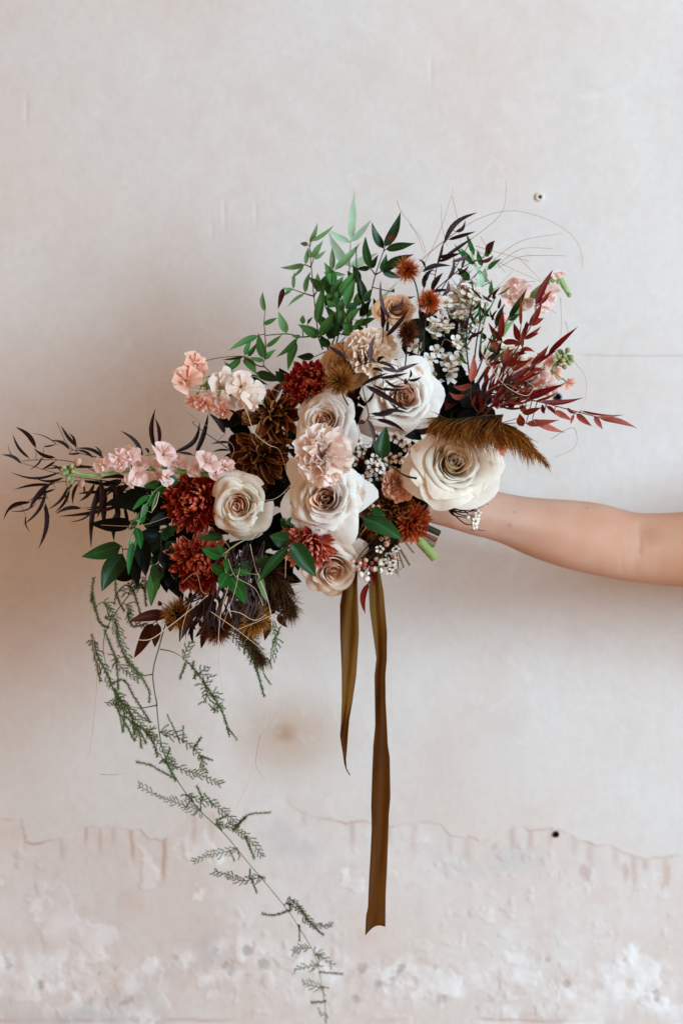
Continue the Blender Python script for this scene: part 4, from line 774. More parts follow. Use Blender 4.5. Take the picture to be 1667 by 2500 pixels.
foliage('leafy_branch', 'curled bright green young leaves at the left, below the pink stock spike', 'leaf branch', K6, 2.8,
        [(930, 860, 965, 1010, 52), (1090, 555, 980, 580, 52), (1130, 570, 1000, 690, 46), (1020, 640, 905, 745, 38), (1000, 760, 915, 820, 40), (890, 990, 905, 930, 40, 'leaf_pale'), (910, 960, 880, 1190, 42), (930, 950, 900, 1100, 30, 'leaf_light'), (1225, 540, 1080, 560, 62, 'leaf_dark'), (1115, 545, 1125, 480, 36), (960, 830, 1000, 760, 40), (940, 820, 890, 880, 34), (1040, 760, 1090, 600, 14, 'leaf_light'), (1050, 640, 1020, 720, 40), (1000, 700, 960, 800, 40, 'leaf_light')],
        [[(1140, 560), (1050, 620), (980, 760), (920, 880), (890, 960)]], -0.05, 'leaf_bright', 32, 'leaf branches in the bouquet', prof='wide', stemmat='stem_green')
foliage('leafy_branch', 'fresh green leaf cluster between the coral rust chrysanthemum and hanging plum leaves', 'leaf branch', K7, 2.8,
        [(960, 160, 820, 110, 72), (985, 280, 880, 210, 62), (1000, 280, 945, 385, 78), (1010, 300, 1120, 490, 98), (1040, 250, 1150, 290, 62), (975, 160, 930, 70, 42), (1140, 240, 1100, 190, 70, 'leaf_dark'), (985, 180, 995, 270, 40), (1215, 290, 1260, 470, 40, 'leaf_light'), (1030, 245, 985, 280, 60), (1120, 240, 1130, 190, 50), (960, 30, 780, 40, 45, 'leaf_dark')],
        [[(1180, 20), (1060, 80), (985, 150), (990, 290), (1060, 270)]], -0.085, 'leaf_bright', 33, 'leaf branches in the bouquet', prof='wide', stemmat='stem_green')
foliage('leafy_branch', 'glossy dark green leaves in front of the drooping coral chrysanthemum', 'leaf branch', K7, 2.8,
        [(1420, 55, 1285, 20, 100), (1430, 70, 1600, 305, 112), (1410, 100, 1205, 340, 62), (1215, 240, 1300, 165, 86)],
        [[(1500, 20), (1430, 65), (1380, 110), (1260, 200)]], -0.135, 'leaf_dark', 34, 'leaf branches in the bouquet', prof='wide', rolls=.25)
foliage('leafy_branch', 'large dark green leaves directly under the pointed blush rose', 'leaf branch', K4, 3.92,
        [(800, 1425, 1195, 1645, 150), (720, 1470, 685, 1690, 112), (890, 1340, 1020, 1400, 82), (130, 1530, 20, 1430, 110), (180, 1470, 60, 1480, 80)],
        [[(700, 1380), (790, 1420), (880, 1340)]], -0.07, 'leaf_dark', 35, 'leaf branches in the bouquet', prof='wide', rolls=.25)
foliage('leafy_branch', 'single upright green leaf on a curved stem amid the central waxflower', 'leaf branch', K4, 3.92,
        [(985, 865, 1030, 555, 135)], [[(1320, 1050), (1200, 1020), (1060, 920), (985, 865)]], -0.1, 'leaf_dark', 36, 'leaf branches in the bouquet', prof='wide', rolls=.15, stemr=0.0014)
foliage('leafy_branch', 'reddish brown leaves hanging at the bottom left around the bristle balls', 'leaf branch', K7, 2.8,
        [(590, 560, 320, 610, 72), (490, 620, 355, 860, 78), (520, 620, 500, 785, 62), (740, 500, 665, 750, 74), (600, 600, 605, 680, 50), (870, 640, 815, 795, 52), (1270, 590, 1250, 740, 52), (1400, 440, 1470, 590, 48), (1340, 560, 1405, 650, 42), (545, 500, 525, 465, 30), (840, 500, 760, 580, 50), (1380, 330, 1460, 440, 40)],
        [[(900, 420), (740, 480), (590, 560), (490, 620)], [(1250, 420), (1300, 520), (1270, 600)], [(1250, 420), (1390, 430)]], -0.01, 'leaf_brown', 37, 'leaf branches in the bouquet', prof='wide')
foliage('leafy_branch', 'small burgundy leaf hanging between the two ribbon tails', 'leaf branch', KR, 2.558,
        [(305, 110, 285, 305, 42, 'burg'), (325, 40, 340, 130, 44)], [[(330, -60), (310, 60), (305, 115)]], -0.03, 'burg', 38, 'leaf branches in the bouquet', prof='willow')
def rnd_leaves(seed, n, x0, x1, y0, y1, ln, w, ang, mats):
    rng = random.Random(seed); L = []
    for _ in range(n):
        x = rng.uniform(x0, x1); y = rng.uniform(y0, y1); a = R(rng.uniform(*ang)); l_ = rng.uniform(*ln)
        L.append((x, y, x + l_ * math.cos(a), y - l_ * math.sin(a), rng.uniform(*w), rng.choice(mats), rng.uniform(-.12, .12)))
    return L
foliage('nandina_branch', 'burgundy leaves massed behind the plume and the right hand spray', 'nandina', K2, 2.613,
        rnd_leaves(501, 34, 470, 780, 1060, 1440, (80, 170), (18, 38), (-10, 100), ('burg', 'burg', 'leaf_brown', 'burg_pink')),
        [[(430, 1500), (560, 1300), (700, 1120)], [(450, 1480), (650, 1380), (800, 1300)]], 0.03, 'burg', 9, NG, stemmat='stem_red', hook=False)
foliage('willow_stem', 'narrow dark brown leaves fanned out just above the plume', 'willow leaf stem', K2, 2.613,
        rnd_leaves(502, 40, 430, 640, 1330, 1480, (100, 230), (12, 24), (0, 75), ('leaf_brown', 'plum', 'burg')),
        [[(420, 1500), (540, 1400), (660, 1330)]], -0.05, 'leaf_brown', 10, PG, prof='willow', hook=False)
foliage('nandina_branch', 'mid green leaves crowded behind the cream carnation and small peach rose', 'nandina', K1, 3.92,
        rnd_leaves(503, 34, 560, 960, 960, 1480, (130, 230), (70, 105), (40, 150), ('leaf', 'leaf', 'leaf_dark')),
        [[(700, 1600), (760, 1350), (800, 1100)]], 0.05, 'leaf', 15, NG, hook=False)
foliage('leafy_branch', 'dark leaf tips massed around the two left chrysanthemums', 'leaf branch', K6, 2.8,
        rnd_leaves(504, 44, 900, 1400, 600, 1250, (110, 200), (60, 95), (130, 300), ('leaf_dark', 'leaf_black', 'leaf_black')),
        [[(1400, 800), (1200, 850), (1000, 900)]], 0.02, 'leaf_dark', 16, 'leaf branches in the bouquet', prof='wide', hook=False)
foliage('leafy_branch', 'dark narrow leaves beneath the pink stock spike', 'leaf branch', K6, 2.8,
        rnd_leaves(505, 26, 700, 1150, 520, 720, (110, 220), (22, 50), (160, 290), ('leaf_black', 'plum', 'plum')),
        [[(1150, 560), (950, 600), (750, 620)]], 0.01, 'leaf_black', 17, 'leaf branches in the bouquet', prof='willow', hook=False)
foliage('leafy_branch', 'dark brown dry leaves massed at the bottom between the bristle balls', 'leaf branch', K7, 2.8,
        rnd_leaves(506, 60, 640, 1330, 330, 620, (70, 170), (22, 52), (190, 330), ('leaf_brown', 'plum', 'leaf_black', 'leaf_brown')),
        [[(1150, 200), (1100, 380), (1000, 520)]], 0.01, 'leaf_brown', 18, 'leaf branches in the bouquet', prof='willow', hook=False)
foliage('vine_stem', 'thin green and plum leaves mixed between the white waxflower and burgundy spray', 'vine', K2, 2.613,
        rnd_leaves(507, 40, 330, 570, 700, 1180, (60, 130), (12, 26), (30, 150), ('leaf_bright', 'leaf_dark', 'plum', 'leaf_brown')),
        [[(400, 1250), (430, 1000), (480, 780)], [(380, 1250), (360, 1000), (400, 760)], [(420, 1250), (500, 1050), (560, 900)]], 0.0, 'leaf_dark', 19, NG, prof='willow', hook=False)
# dark filling leaves deep inside the bouquet
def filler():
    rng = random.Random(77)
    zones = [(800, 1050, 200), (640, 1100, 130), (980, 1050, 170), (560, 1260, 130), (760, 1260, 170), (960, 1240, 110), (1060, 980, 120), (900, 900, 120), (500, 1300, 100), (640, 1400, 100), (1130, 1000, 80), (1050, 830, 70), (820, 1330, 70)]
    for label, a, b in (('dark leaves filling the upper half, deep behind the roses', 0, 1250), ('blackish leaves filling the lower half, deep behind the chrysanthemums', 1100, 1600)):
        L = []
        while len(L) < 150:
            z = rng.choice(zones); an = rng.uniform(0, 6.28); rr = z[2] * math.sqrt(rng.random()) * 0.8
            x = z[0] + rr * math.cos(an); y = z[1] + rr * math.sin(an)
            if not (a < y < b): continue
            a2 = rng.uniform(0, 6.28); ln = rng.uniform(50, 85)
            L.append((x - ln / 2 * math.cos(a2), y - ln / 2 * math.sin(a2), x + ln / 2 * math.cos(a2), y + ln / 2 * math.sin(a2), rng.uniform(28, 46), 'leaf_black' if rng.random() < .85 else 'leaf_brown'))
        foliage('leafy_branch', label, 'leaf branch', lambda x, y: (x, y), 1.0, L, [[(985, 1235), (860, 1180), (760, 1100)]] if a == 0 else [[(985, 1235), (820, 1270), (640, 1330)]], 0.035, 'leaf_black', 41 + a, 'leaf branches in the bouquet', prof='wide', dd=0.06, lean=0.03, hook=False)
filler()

# ------------------------------------------------------------------ bristle balls, plumes
def burr(label, c, r, d, mk, seed, stempts, elong=1.0, n=620, down=(0, 1)):
    rng = random.Random(seed); loc = P(c[0], c[1], d); rm = r * S * 1.22
    t = thing('bristle_ball', label, 'dried flower', loc, 'dried bristle balls')
    b = MB(); b.add(*ellipsoid((0, 0, 0), rm * .30, rm * .30, rm * .30 * elong, 10, 7)); b.build('core', M['core'], t)
    hb = MB()
    for i in range(n):
        k = (i + .5) / n; th = math.acos(1 - 2 * k); ph = i * 2.39996
        dv = Vector((math.sin(th) * math.cos(ph), math.sin(th) * math.sin(ph), math.cos(th)))
        dv = (dv + Vector((rng.gauss(0, .16), rng.gauss(0, .16), rng.gauss(0, .16)))).normalized()
        L = rm * rng.uniform(.75, 1.12); a = Vector((dv.x, dv.y, dv.z * elong)) * rm * .2; e = Vector((dv.x, dv.y, dv.z * elong)) * L
        m_ = (a + e) * .5 + Vector((rng.gauss(0, 1), rng.gauss(0, 1), rng.gauss(0, 1))) * rm * .05
        s1 = dv.orthogonal().normalized() * rm * .03; s1 = Quaternion(dv, rng.uniform(0, 6)) @ s1
        hb.add([a + s1, a - s1, m_ + s1 * .7, m_ - s1 * .7, e], [(0, 1, 3, 2), (2, 3, 4)], [(0, 0), (1, 0), (0, .5), (1, .5), (.5, 1)])
    hb.build('bristles', M[mk], t, 'stuff')
    pts = [P(x, y, d + .004) for x, y in stempts]
    b = MB(); b.add(*tube(rel(loc, [loc] + pts), .0009, .0009, 5, 5)); b.build('stem', M['stem_dark'], t)
burr('rust orange bristle ball highest of all, beside the dark green leaves', (994, 659), 30, -0.01, 'burr', 1, [(1016, 700), (1030, 800), (1035, 860)])
burr('rust orange bristle ball on dark stems, right of the small peach rose', (1047, 736), 29, -0.03, 'burr', 2, [(1038, 790), (1030, 850)])
burr('dark brown oval bristle ball below the small peach rose', (994, 812), 25, -0.06, 'burr_dark', 3, [(992, 860), (988, 900)], 1.35)
burr('golden brown bristle ball in front of the tan rose, right of the incurved chrysanthemum', (830, 930), 35, -0.085, 'burr_brown', 4, [(835, 960), (850, 990)], n=760)
burr('brown bristle ball at the bottom left, framed by reddish brown leaves', (434, 1500), 38, -0.015, 'burr_brown', 5, [(460, 1470), (520, 1430)], n=760)
burr('dark brown bristle ball at the bottom under curled willow leaves', (530, 1530), 42, -0.02, 'burr_dark', 6, [(545, 1500), (570, 1440)], n=760)
burr('brown bristle ball at the bottom, behind a bent pale grass stem', (618, 1512), 44, -0.02, 'burr_brown', 7, [(610, 1470), (620, 1430)], n=760)
def plume(label, spine, d, mk, seed, ln, n, down, spread=0.5, wid=0.0005):
    rng = random.Random(seed); pts = [P(x, y, d) for x, y in spine]; loc = pts[0]; path = smooth_path(pts, 10)
    t = thing('grass_plume', label, 'plume grass', loc, 'dried grass plumes')
    b = MB(); b.add(*tube(rel(loc, pts), .0012, .0004, 5, 6)); b.build('stem', M['stem_dark'], t)
    hb = MB(); m = len(path)
    for i in range(n):
        k = rng.random() ** 0.9; j = min(m - 2, int(k * (m - 1))); fr = k * (m - 1) - j
        p = path[j].lerp(path[j + 1], fr); tg = (path[j + 1] - path[j]).normalized()
        dv = (tg * 1.0 + Vector((rng.gauss(0, spread), rng.gauss(0, spread), rng.gauss(0, spread))) + Vector((0, 0, -down))).normalized()
        L = ln * S * rng.uniform(.5, 1.1) * (1 - .35 * k)
        m_ = p + dv * L * .55; e = p + dv * L + Vector((0, 0, -.25 * L * abs(rng.gauss(.3, .4))))
        s1 = Quaternion(dv, rng.uniform(0, 6)) @ dv.orthogonal().normalized() * wid
        hb.add([q - loc for q in (p + s1, p - s1, m_ + s1 * .8, m_ - s1 * .8, e)], [(0, 1, 3, 2), (2, 3, 4)], [(0, 0), (1, 0), (0, .5), (1, .5), (.5, 1)])
    hb.build('plume_hairs', M[mk], t, 'stuff')
plume('ochre grass plume lying over the ivory rose, its left tuft', [K5(1050, 210), K5(800, 225), K5(600, 250), K5(440, 230)], -0.13, 'plume', 1, 82, 1500, 1.5, .5, .0006)
plume('ochre grass plume sweeping out to the right, ending in a bare tip', [K5(560, 260), K5(800, 270), K5(1000, 280), K5(1150, 330), K5(1270, 440)], -0.125, 'plume', 2, 96, 1500, 1.2, .42, .0006)
plume('thin bare tipped end of the ochre plume, pointing down right', [K5(1150, 320), K5(1290, 480), K5(1370, 570), K5(1450, 660)], -0.12, 'plume', 5, 44, 260, .3, .3)
plume('dark brown grass plume at the bottom right of the hanging willow leaves', [(650, 1385), (680, 1420), (700, 1465), (706, 1490)], -0.02, 'plume_dark', 3, 62, 1300, .5, .9, .0005)
plume('brown and green grass plume hanging lowest at the bottom', [(575, 1490), (595, 1530), (620, 1580), (640, 1612)], -0.01, 'plume_dark', 4, 52, 1100, .25, .85, .0004)

# ------------------------------------------------------------------ asparagus fern
def needles(b, path, ln, rng, loc, step, wid=0.00042):
    acc = 0
    for i in range(len(path) - 1):
        sg = path[i + 1] - path[i]; L = sg.length
        if L < 1e-7: continue
        tg = sg.normalized(); s = 0
        while s < L:
            p = path[i] + tg * s
            for _ in range(2):
                rot = rng.uniform(0, 6.28); o = Quaternion(tg, rot) @ tg.orthogonal().normalized()
                dv = (tg * rng.uniform(.5, 1.0) + o).normalized(); l2 = ln * S * rng.uniform(.6, 1.15)
                sd = dv.cross(Vector((0, 1, 0)));
                if sd.length < .2: sd = Vector((1, 0, 0))
                sd = sd.normalized() * wid
                b.add([p + sd - loc, p - sd - loc, p + dv * l2 - loc], [(0, 1, 2)], [(0, 0), (1, 0), (.5, 1)])
            s += step * S
def fern(label, d, stems, fronds, seed, K, mat='fern', stemr=.0009):
    rng = random.Random(seed); loc = P(*stems[0][0], d) if stems else P(*K(*fronds[0][0][0]), d)
    t = thing('asparagus_fern', label, 'asparagus fern', loc, 'asparagus fern strands')
    far = lambda y: max(0.0, (y - 1800) / 700) * .24
    allst = [q_ for st in stems for q_ in smooth_path([P(x, y, d + far(y)) for x, y in st], 8)]
    for st in stems:
        b = MB(); b.add(*tube(rel(loc, [P(x, y, d + far(y)) for x, y in st]), stemr, stemr * .4, 5, 8)); b.build('stem', M['fern_stem'], t)
    for fr in fronds:
        pts, kind = fr[0], fr[1]; mk = fr[2] if len(fr) > 2 else mat; K_ = fr[3] if len(fr) > 3 else K
        dd = d + rng.uniform(-.012, .012)
        wp = [P(*K_(x, y), far(K_(x, y)[1]) + (d if i == 0 else dd + .004 * math.sin(i))) for i, (x, y) in enumerate(pts)]; 
        near = min(allst, key=lambda q_: (q_ - wp[0]).length) if allst else wp[0]
        if .0008 < (near - wp[0]).length < .016: wp = [near] + wp
        path = smooth_path(wp, 8); allst += path
        b = MB(); b.add(*tube(rel(loc, wp), .0004, .0002, 4, 5)); tw = b.build('twig', M['fern_stem'], t)
        nb = MB()
        if kind == 'brush': needles(nb, path, 9, rng, loc, 0.9, .00034)
        elif kind == 'thin': needles(nb, path, 6, rng, loc, 1.3)
        else:
            n = len(path); tot = sum((path[i + 1] - path[i]).length for i in range(n - 1)) / S
            ns_ = max(5, int(tot / 5))
            for j in range(ns_):
                k = .15 + .85 * j / ns_; i = min(n - 2, int(k * (n - 1))); p = path[i].lerp(path[i + 1], k * (n - 1) - i); tg = (path[i + 1] - path[i]).normalized()
                o = tg.cross(Vector((0, 1, 0))).normalized() * (1 if j % 2 else -1); o = (o + Vector((0, rng.uniform(-.6, .6), 0))).normalized()
                dv = (tg * .75 + o).normalized(); L = rng.uniform(7, 27) * S * (1 - .6 * k + .2)
                sub = [p, p + dv * L * .5, p + (dv + tg * .3).normalized() * L]
                needles(nb, sub, 5.5, rng, loc, 1.0, .00028)
            needles(nb, path, 5, rng, loc, 2.2, .00034)
        nb.build('needles', M[mk], tw, 'stuff')
    return t
c8 = lambda L: [K8(x, y) for x, y in L]; c7 = lambda L: [K7(x, y) for x, y in L]
main = c7([(840, 440), (700, 470), (600, 560), (530, 780), (487, 970), (515, 1180)]) + c8([(432, 20), (465, 290), (550, 480), (680, 655), (830, 800), (960, 960), (1080, 1100), (1200, 1250), (1290, 1390), (1350, 1500), (1385, 1640), (1410, 1800), (1420, 1900)])
fern('long asparagus fern strand trailing down to the bottom of the picture', -0.0, [main],
     [([(465, 205), (560, 240), (650, 300), (700, 370), (705, 425)], 'feather'), ([(650, 300), (690, 240)], 'brush'), ([(690, 350), (755, 370)], 'brush'), ([(560, 240), (495, 105)], 'thin'), ([(590, 260), (588, 170)], 'thin'), ([(475, 370), (600, 430), (700, 460), (805, 510)], 'feather'), ([(485, 380), (510, 300)], 'brush'), ([(500, 400), (545, 490)], 'brush'),
      ([(550, 480), (470, 440), (400, 400), (320, 380)], 'brush'), ([(680, 660), (560, 620), (450, 580), (330, 520)], 'feather', 'fern_pale'), ([(615, 580), (750, 620), (850, 690), (910, 760)], 'feather'), ([(900, 760), (960, 690), (1095, 672)], 'brush', 'fern_pale'), ([(790, 740), (880, 770), (970, 830), (1050, 930)], 'feather'), ([(960, 840), (1000, 940)], 'brush'), ([(880, 770), (950, 700)], 'brush'), ([(895, 885), (800, 910), (720, 925), (645, 960)], 'feather', 'fern_pale'),
      ([(1040, 1050), (930, 1070), (860, 1040), (770, 1015)], 'feather'), ([(985, 1060), (1015, 1140)], 'thin'), ([(975, 1055), (975, 1000)], 'thin'), ([(1200, 1240), (1120, 1270), (1045, 1260)], 'brush'), ([(1200, 1200), (1280, 1260), (1350, 1330), (1450, 1325)], 'feather'), ([(1310, 1300), (1400, 1385)], 'brush'), ([(1260, 1330), (1262, 1420)], 'thin'), ([(1330, 1460), (1270, 1460), (1225, 1480)], 'feather', 'fern_pale'), ([(1370, 1560), (1300, 1570), (1230, 1590)], 'feather', 'fern_pale'),
      ([(1390, 1600), (1510, 1610)], 'brush', 'fern_pale'), ([(1370, 1500), (1460, 1560)], 'feather', 'fern_pale'), ([(1400, 1690), (1340, 1680), (1280, 1660)], 'feather', 'fern_pale'), ([(1410, 1770), (1330, 1775)], 'brush', 'fern_pale'), ([(1415, 1850), (1370, 1835)], 'feather', 'fern_pale'), ([(865, 910), (885, 955)], 'thin', 'fern_pale'), ([(670, 660), (650, 695)], 'thin', 'fern_pale'), ([(700, 590), (665, 520)], 'brush'), ([(760, 625), (710, 565)], 'thin'), ([(640, 590), (600, 650)], 'thin'), ([(690, 610), (690, 660)], 'thin'), ([(850, 690), (780, 720)], 'brush'), ([(1290, 1260), (1205, 1170)], 'thin'), ([(1300, 1270), (1245, 1200)], 'thin')], 1, K8, stemr=.0009)
fern('bristly asparagus fern fronds hanging at the far lower left', 0.03, [c7([(420, 330), (330, 420), (200, 600), (150, 750), (165, 900), (230, 1100)]), c7([(515, 1180), (400, 1200), (320, 1185)]), c7([(487, 970), (400, 980)])],
     [([(180, 650), (130, 620), (95, 530), (70, 430), (82, 310)], 'brush'), ([(95, 530), (75, 420), (65, 480)], 'brush'), ([(165, 480), (230, 600), (270, 740), (320, 880), (400, 980)], 'feather'), ([(230, 600), (260, 760), (330, 920)], 'brush'), ([(320, 880), (400, 980), (460, 1080), (460, 1160)], 'brush'), ([(70, 690), (100, 820), (170, 960), (220, 1080), (250, 1130)], 'brush'), ([(80, 760), (140, 900), (200, 1040)], 'feather'), ([(160, 680), (210, 800), (240, 900), (250, 1080)], 'brush'),
      ([(155, 1160), (230, 1170), (300, 1200)], 'feather'), ([(240, 1110), (340, 1230), (420, 1330), (500, 1420)], 'feather'), ([(230, 1080), (290, 1230), (280, 1360)], 'brush'), ([(290, 1010), (370, 1140), (470, 1300)], 'brush'), ([(250, 1130), (330, 1250), (380, 1400)], 'feather'), ([(300, 1180), (350, 1280), (360, 1380)], 'brush'), ([(230, 870), (300, 950), (390, 1000)], 'feather'), ([(90, 850), (130, 1020)], 'brush'), ([(130, 950), (110, 900)], 'thin'),
      ([(320, 1190), (400, 1250), (470, 1300)], 'thin'), ([(360, 1300), (420, 1400), (440, 1440)], 'brush'), ([(160, 580), (210, 570)], 'brush'), ([(230, 320), (240, 430), (290, 540)], 'brush'), ([(300, 360), (240, 420), (220, 490)], 'thin'), ([(400, 360), (340, 400), (280, 420)], 'feather'), ([(350, 400), (380, 480), (400, 560)], 'brush'), ([(430, 390), (440, 500)], 'brush'), ([(330, 510), (350, 600), (430, 640)], 'feather'), ([(320, 560), (350, 640), (450, 620)], 'brush'), ([(420, 380), (450, 350), (420, 300)], 'feather'), ([(330, 370), (390, 380), (340, 330)], 'feather'), ([(200, 60), (260, 170), (310, 260)], 'brush', 'fern', K8), ([(260, 120), (330, 210), (345, 300)], 'brush', 'fern', K8), ([(330, 170), (400, 240), (440, 350)], 'brush', 'fern', K8), ([(390, 210), (480, 310), (540, 420)], 'feather', 'fern', K8), ([(215, 80), (240, 210)], 'thin', 'fern', K8)], 2, K7)
fern('single curved asparagus fern frond left of the hanging grass, below the bottom bristle balls', -0.02, [c7([(535, 798), (620, 815), (690, 855)])],
     [([(690, 855), (780, 950), (880, 1090), (960, 1230), (1012, 1390)], 'brush'), ([(700, 840), (720, 790), (752, 745)], 'feather'), ([(710, 890), (690, 950), (670, 1000)], 'brush'), ([(760, 930), (765, 880)], 'brush'), ([(780, 950), (770, 1000)], 'brush'), ([(800, 970), (830, 940), (862, 915)], 'feather'), ([(840, 1040), (885, 970)], 'feather'), ([(850, 1060), (855, 1110), (835, 1165)], 'feather'), ([(890, 1110), (935, 1085)], 'feather'), ([(910, 1220), (905, 1160)], 'feather'), ([(900, 1130), (940, 1120)], 'feather'), ([(930, 1180), (965, 1180)], 'feather'), ([(1000, 1340), (1050, 1400), (1060, 1420)], 'thin')], 3, K7)
fern('short asparagus fern tip hanging under the lowest plume', -0.01, [c7([(1100, 640), (1140, 760), (1180, 900), (1245, 1120)])],
     [([(1120, 690), (1180, 880), (1220, 1020), (1245, 1120)], 'brush'), ([(1160, 840), (1200, 940)], 'feather'), ([(1240, 880), (1240, 960), (1290, 1040)], 'thin', 'fern'), ([(1270, 860), (1300, 930)], 'thin'), ([(1360, 640), (1310, 760), (1290, 880)], 'thin'), ([(1080, 640), (1130, 760), (1200, 860)], 'feather'), ([(1120, 660), (1190, 780), (1240, 870)], 'feather'), ([(1060, 620), (1110, 740), (1180, 850), (1210, 900)], 'feather'), ([(1090, 700), (1150, 800), (1200, 920)], 'feather'), ([(1300, 640), (1330, 740), (1300, 860)], 'feather'), ([(1000, 640), (1060, 740), (1120, 800)], 'feather')], 4, K7)

# ------------------------------------------------------------------ dried grass
def grass(label, strands, d, seed, mat='grass', r=.00034):
    rng = random.Random(seed); K, pts = strands[0][:2]; loc = P(*K(*pts[0]), d)
    t = thing('dried_grass', label, 'dried grass', loc, 'dried grass wisps')
    for s in strands:
        K, pts = s[0], s[1]; mk = s[2] if len(s) > 2 else mat; rr = s[3] if len(s) > 3 else r
        d0 = d + rng.uniform(-.015, .015)
        w = [P(*K(x, y), d0 + .01 * math.sin(i * 1.3 + seed)) for i, (x, y) in enumerate(pts)]
        b = MB(); b.add(*tube(rel(loc, w), rr, rr * .6, 4, 8)); b.build('strand', M[mk], t)
grass('wispy tan grass strands curling into the air at the upper right', [
    (K2, [(60, 600), (190, 330), (280, 45)]), (K2, [(240, 420), (205, 290), (200, 155)]), (K2, [(60, 520), (200, 400), (430, 250), (640, 195), (850, 240), (1020, 340), (1090, 450), (1100, 560)]), (K2, [(400, 370), (540, 260), (605, 160), (612, 0)]), (K2, [(450, 360), (550, 520), (610, 590)]), (K2, [(390, 430), (600, 540), (840, 650)]), (K2, [(480, 560), (620, 440), (750, 375), (970, 340)]), (K2, [(540, 560), (650, 470), (740, 432), (912, 437)]), (K2, [(560, 560), (700, 490), (850, 480), (1002, 483)]), (K2, [(540, 700), (660, 575)]), (K2, [(500, 700), (690, 655), (800, 645)]), (K2, [(620, 730), (790, 780), (940, 850)]), (K2, [(270, 100), (310, 280), (320, 400)]), (K2, [(960, 750), (965, 900), (960, 1050)]), (K2, [(990, 900), (1005, 970), (960, 1060)]), (K2, [(700, 500), (840, 640)]), (K2, [(0, 280), (50, 360), (90, 470)]), (K2, [(1040, 1150), (1120, 1260), (1120, 1400)]), (K2, [(900, 1650), (1040, 1580), (1055, 1700), (920, 1770)]), (K2, [(420, 420), (700, 500), (760, 520)]), (K2, [(300, 330), (180, 420), (70, 520)]), (K1, [(1290, 190), (1330, 300), (1520, 560), (1560, 700)])], .02, 1)
grass('pale curled grass strands in front of the burgundy leaves', [(K2, [(450, 1080), (540, 1230), (620, 1320), (740, 1375), (790, 1320), (750, 1290)], 'grass_pale', .0004), (K2, [(200, 1060), (230, 1015), (330, 1075), (400, 1075)]), (K2, [(480, 1350), (600, 1300), (700, 1340)])], -.12, 2)
grass('long pale grass strands looping across the brown dahlias', [(K3, [(740, 620), (800, 740), (870, 930), (1000, 1040), (1110, 1100), (1180, 1330)], 'grass_pale', .0004), (K3, [(-20, 445), (150, 470), (300, 520), (600, 520), (950, 490), (1150, 555)], 'grass_pale'), (K3, [(230, 740), (320, 800), (560, 960), (670, 1070), (640, 1190)]), (K3, [(800, 1570), (1060, 1560), (1230, 1410)], 'grass_pale', .0003)], -.1, 3)
grass('pale straw strands trailing from the bottom left of the bouquet', [(K7, [(280, 705), (450, 735), (600, 640), (740, 530), (860, 430)], 'grass_pale', .0006), (K7, [(1000, 370), (950, 560), (935, 740), (945, 950), (990, 1200), (1050, 1400), (1130, 1590), (1150, 1680), (1060, 1870)], 'grass_pale', .0004), (K7, [(740, 480), (690, 640), (680, 780), (720, 920), (735, 1080), (620, 1235)], 'grass_pale', .0003), (K7, [(1220, 330), (1290, 540), (1300, 750), (1290, 1000), (1260, 1290)], 'grass_pale', .0004), (K7, [(880, 540), (1080, 680), (1290, 850), (1480, 1000)], 'grass_pale', .0004), (K7, [(1060, 665), (1200, 610), (1335, 545)], 'grass_pale', .0004), (K7, [(1000, 535), (1080, 550), (1180, 600), (1260, 560)], 'grass_pale', .0005), (K7, [(1000, 180), (1050, 300), (1180, 380), (1240, 500)], 'grass_pale', .0004), (K7, [(965, 150), (1060, 80), (1200, 10)], 'grass_pale', .0004), (K7, [(60, 500), (75, 700), (100, 900), (100, 1100), (70, 1400), (40, 1560)]), (K8, [(105, 453), (200, 455), (260, 440)]), (K8, [(1035, 220), (1010, 390), (1060, 480)]), (K7, [(1150, 80), (1190, 250), (1260, 420), (1290, 560)], 'grass_pale', .0004), (K7, [(1080, 240), (1040, 420), (960, 640)], 'grass_pale'), (K7, [(690, 340), (780, 280), (820, 400), (870, 420)]), (K7, [(1390, 310), (1395, 120)], 'grass', .0006), (K6, [(1040, 750), (1070, 700), (1090, 620)], 'grass_pale', .0006), (K6, [(690, 845), (950, 850), (1150, 790)])], -.1, 4)

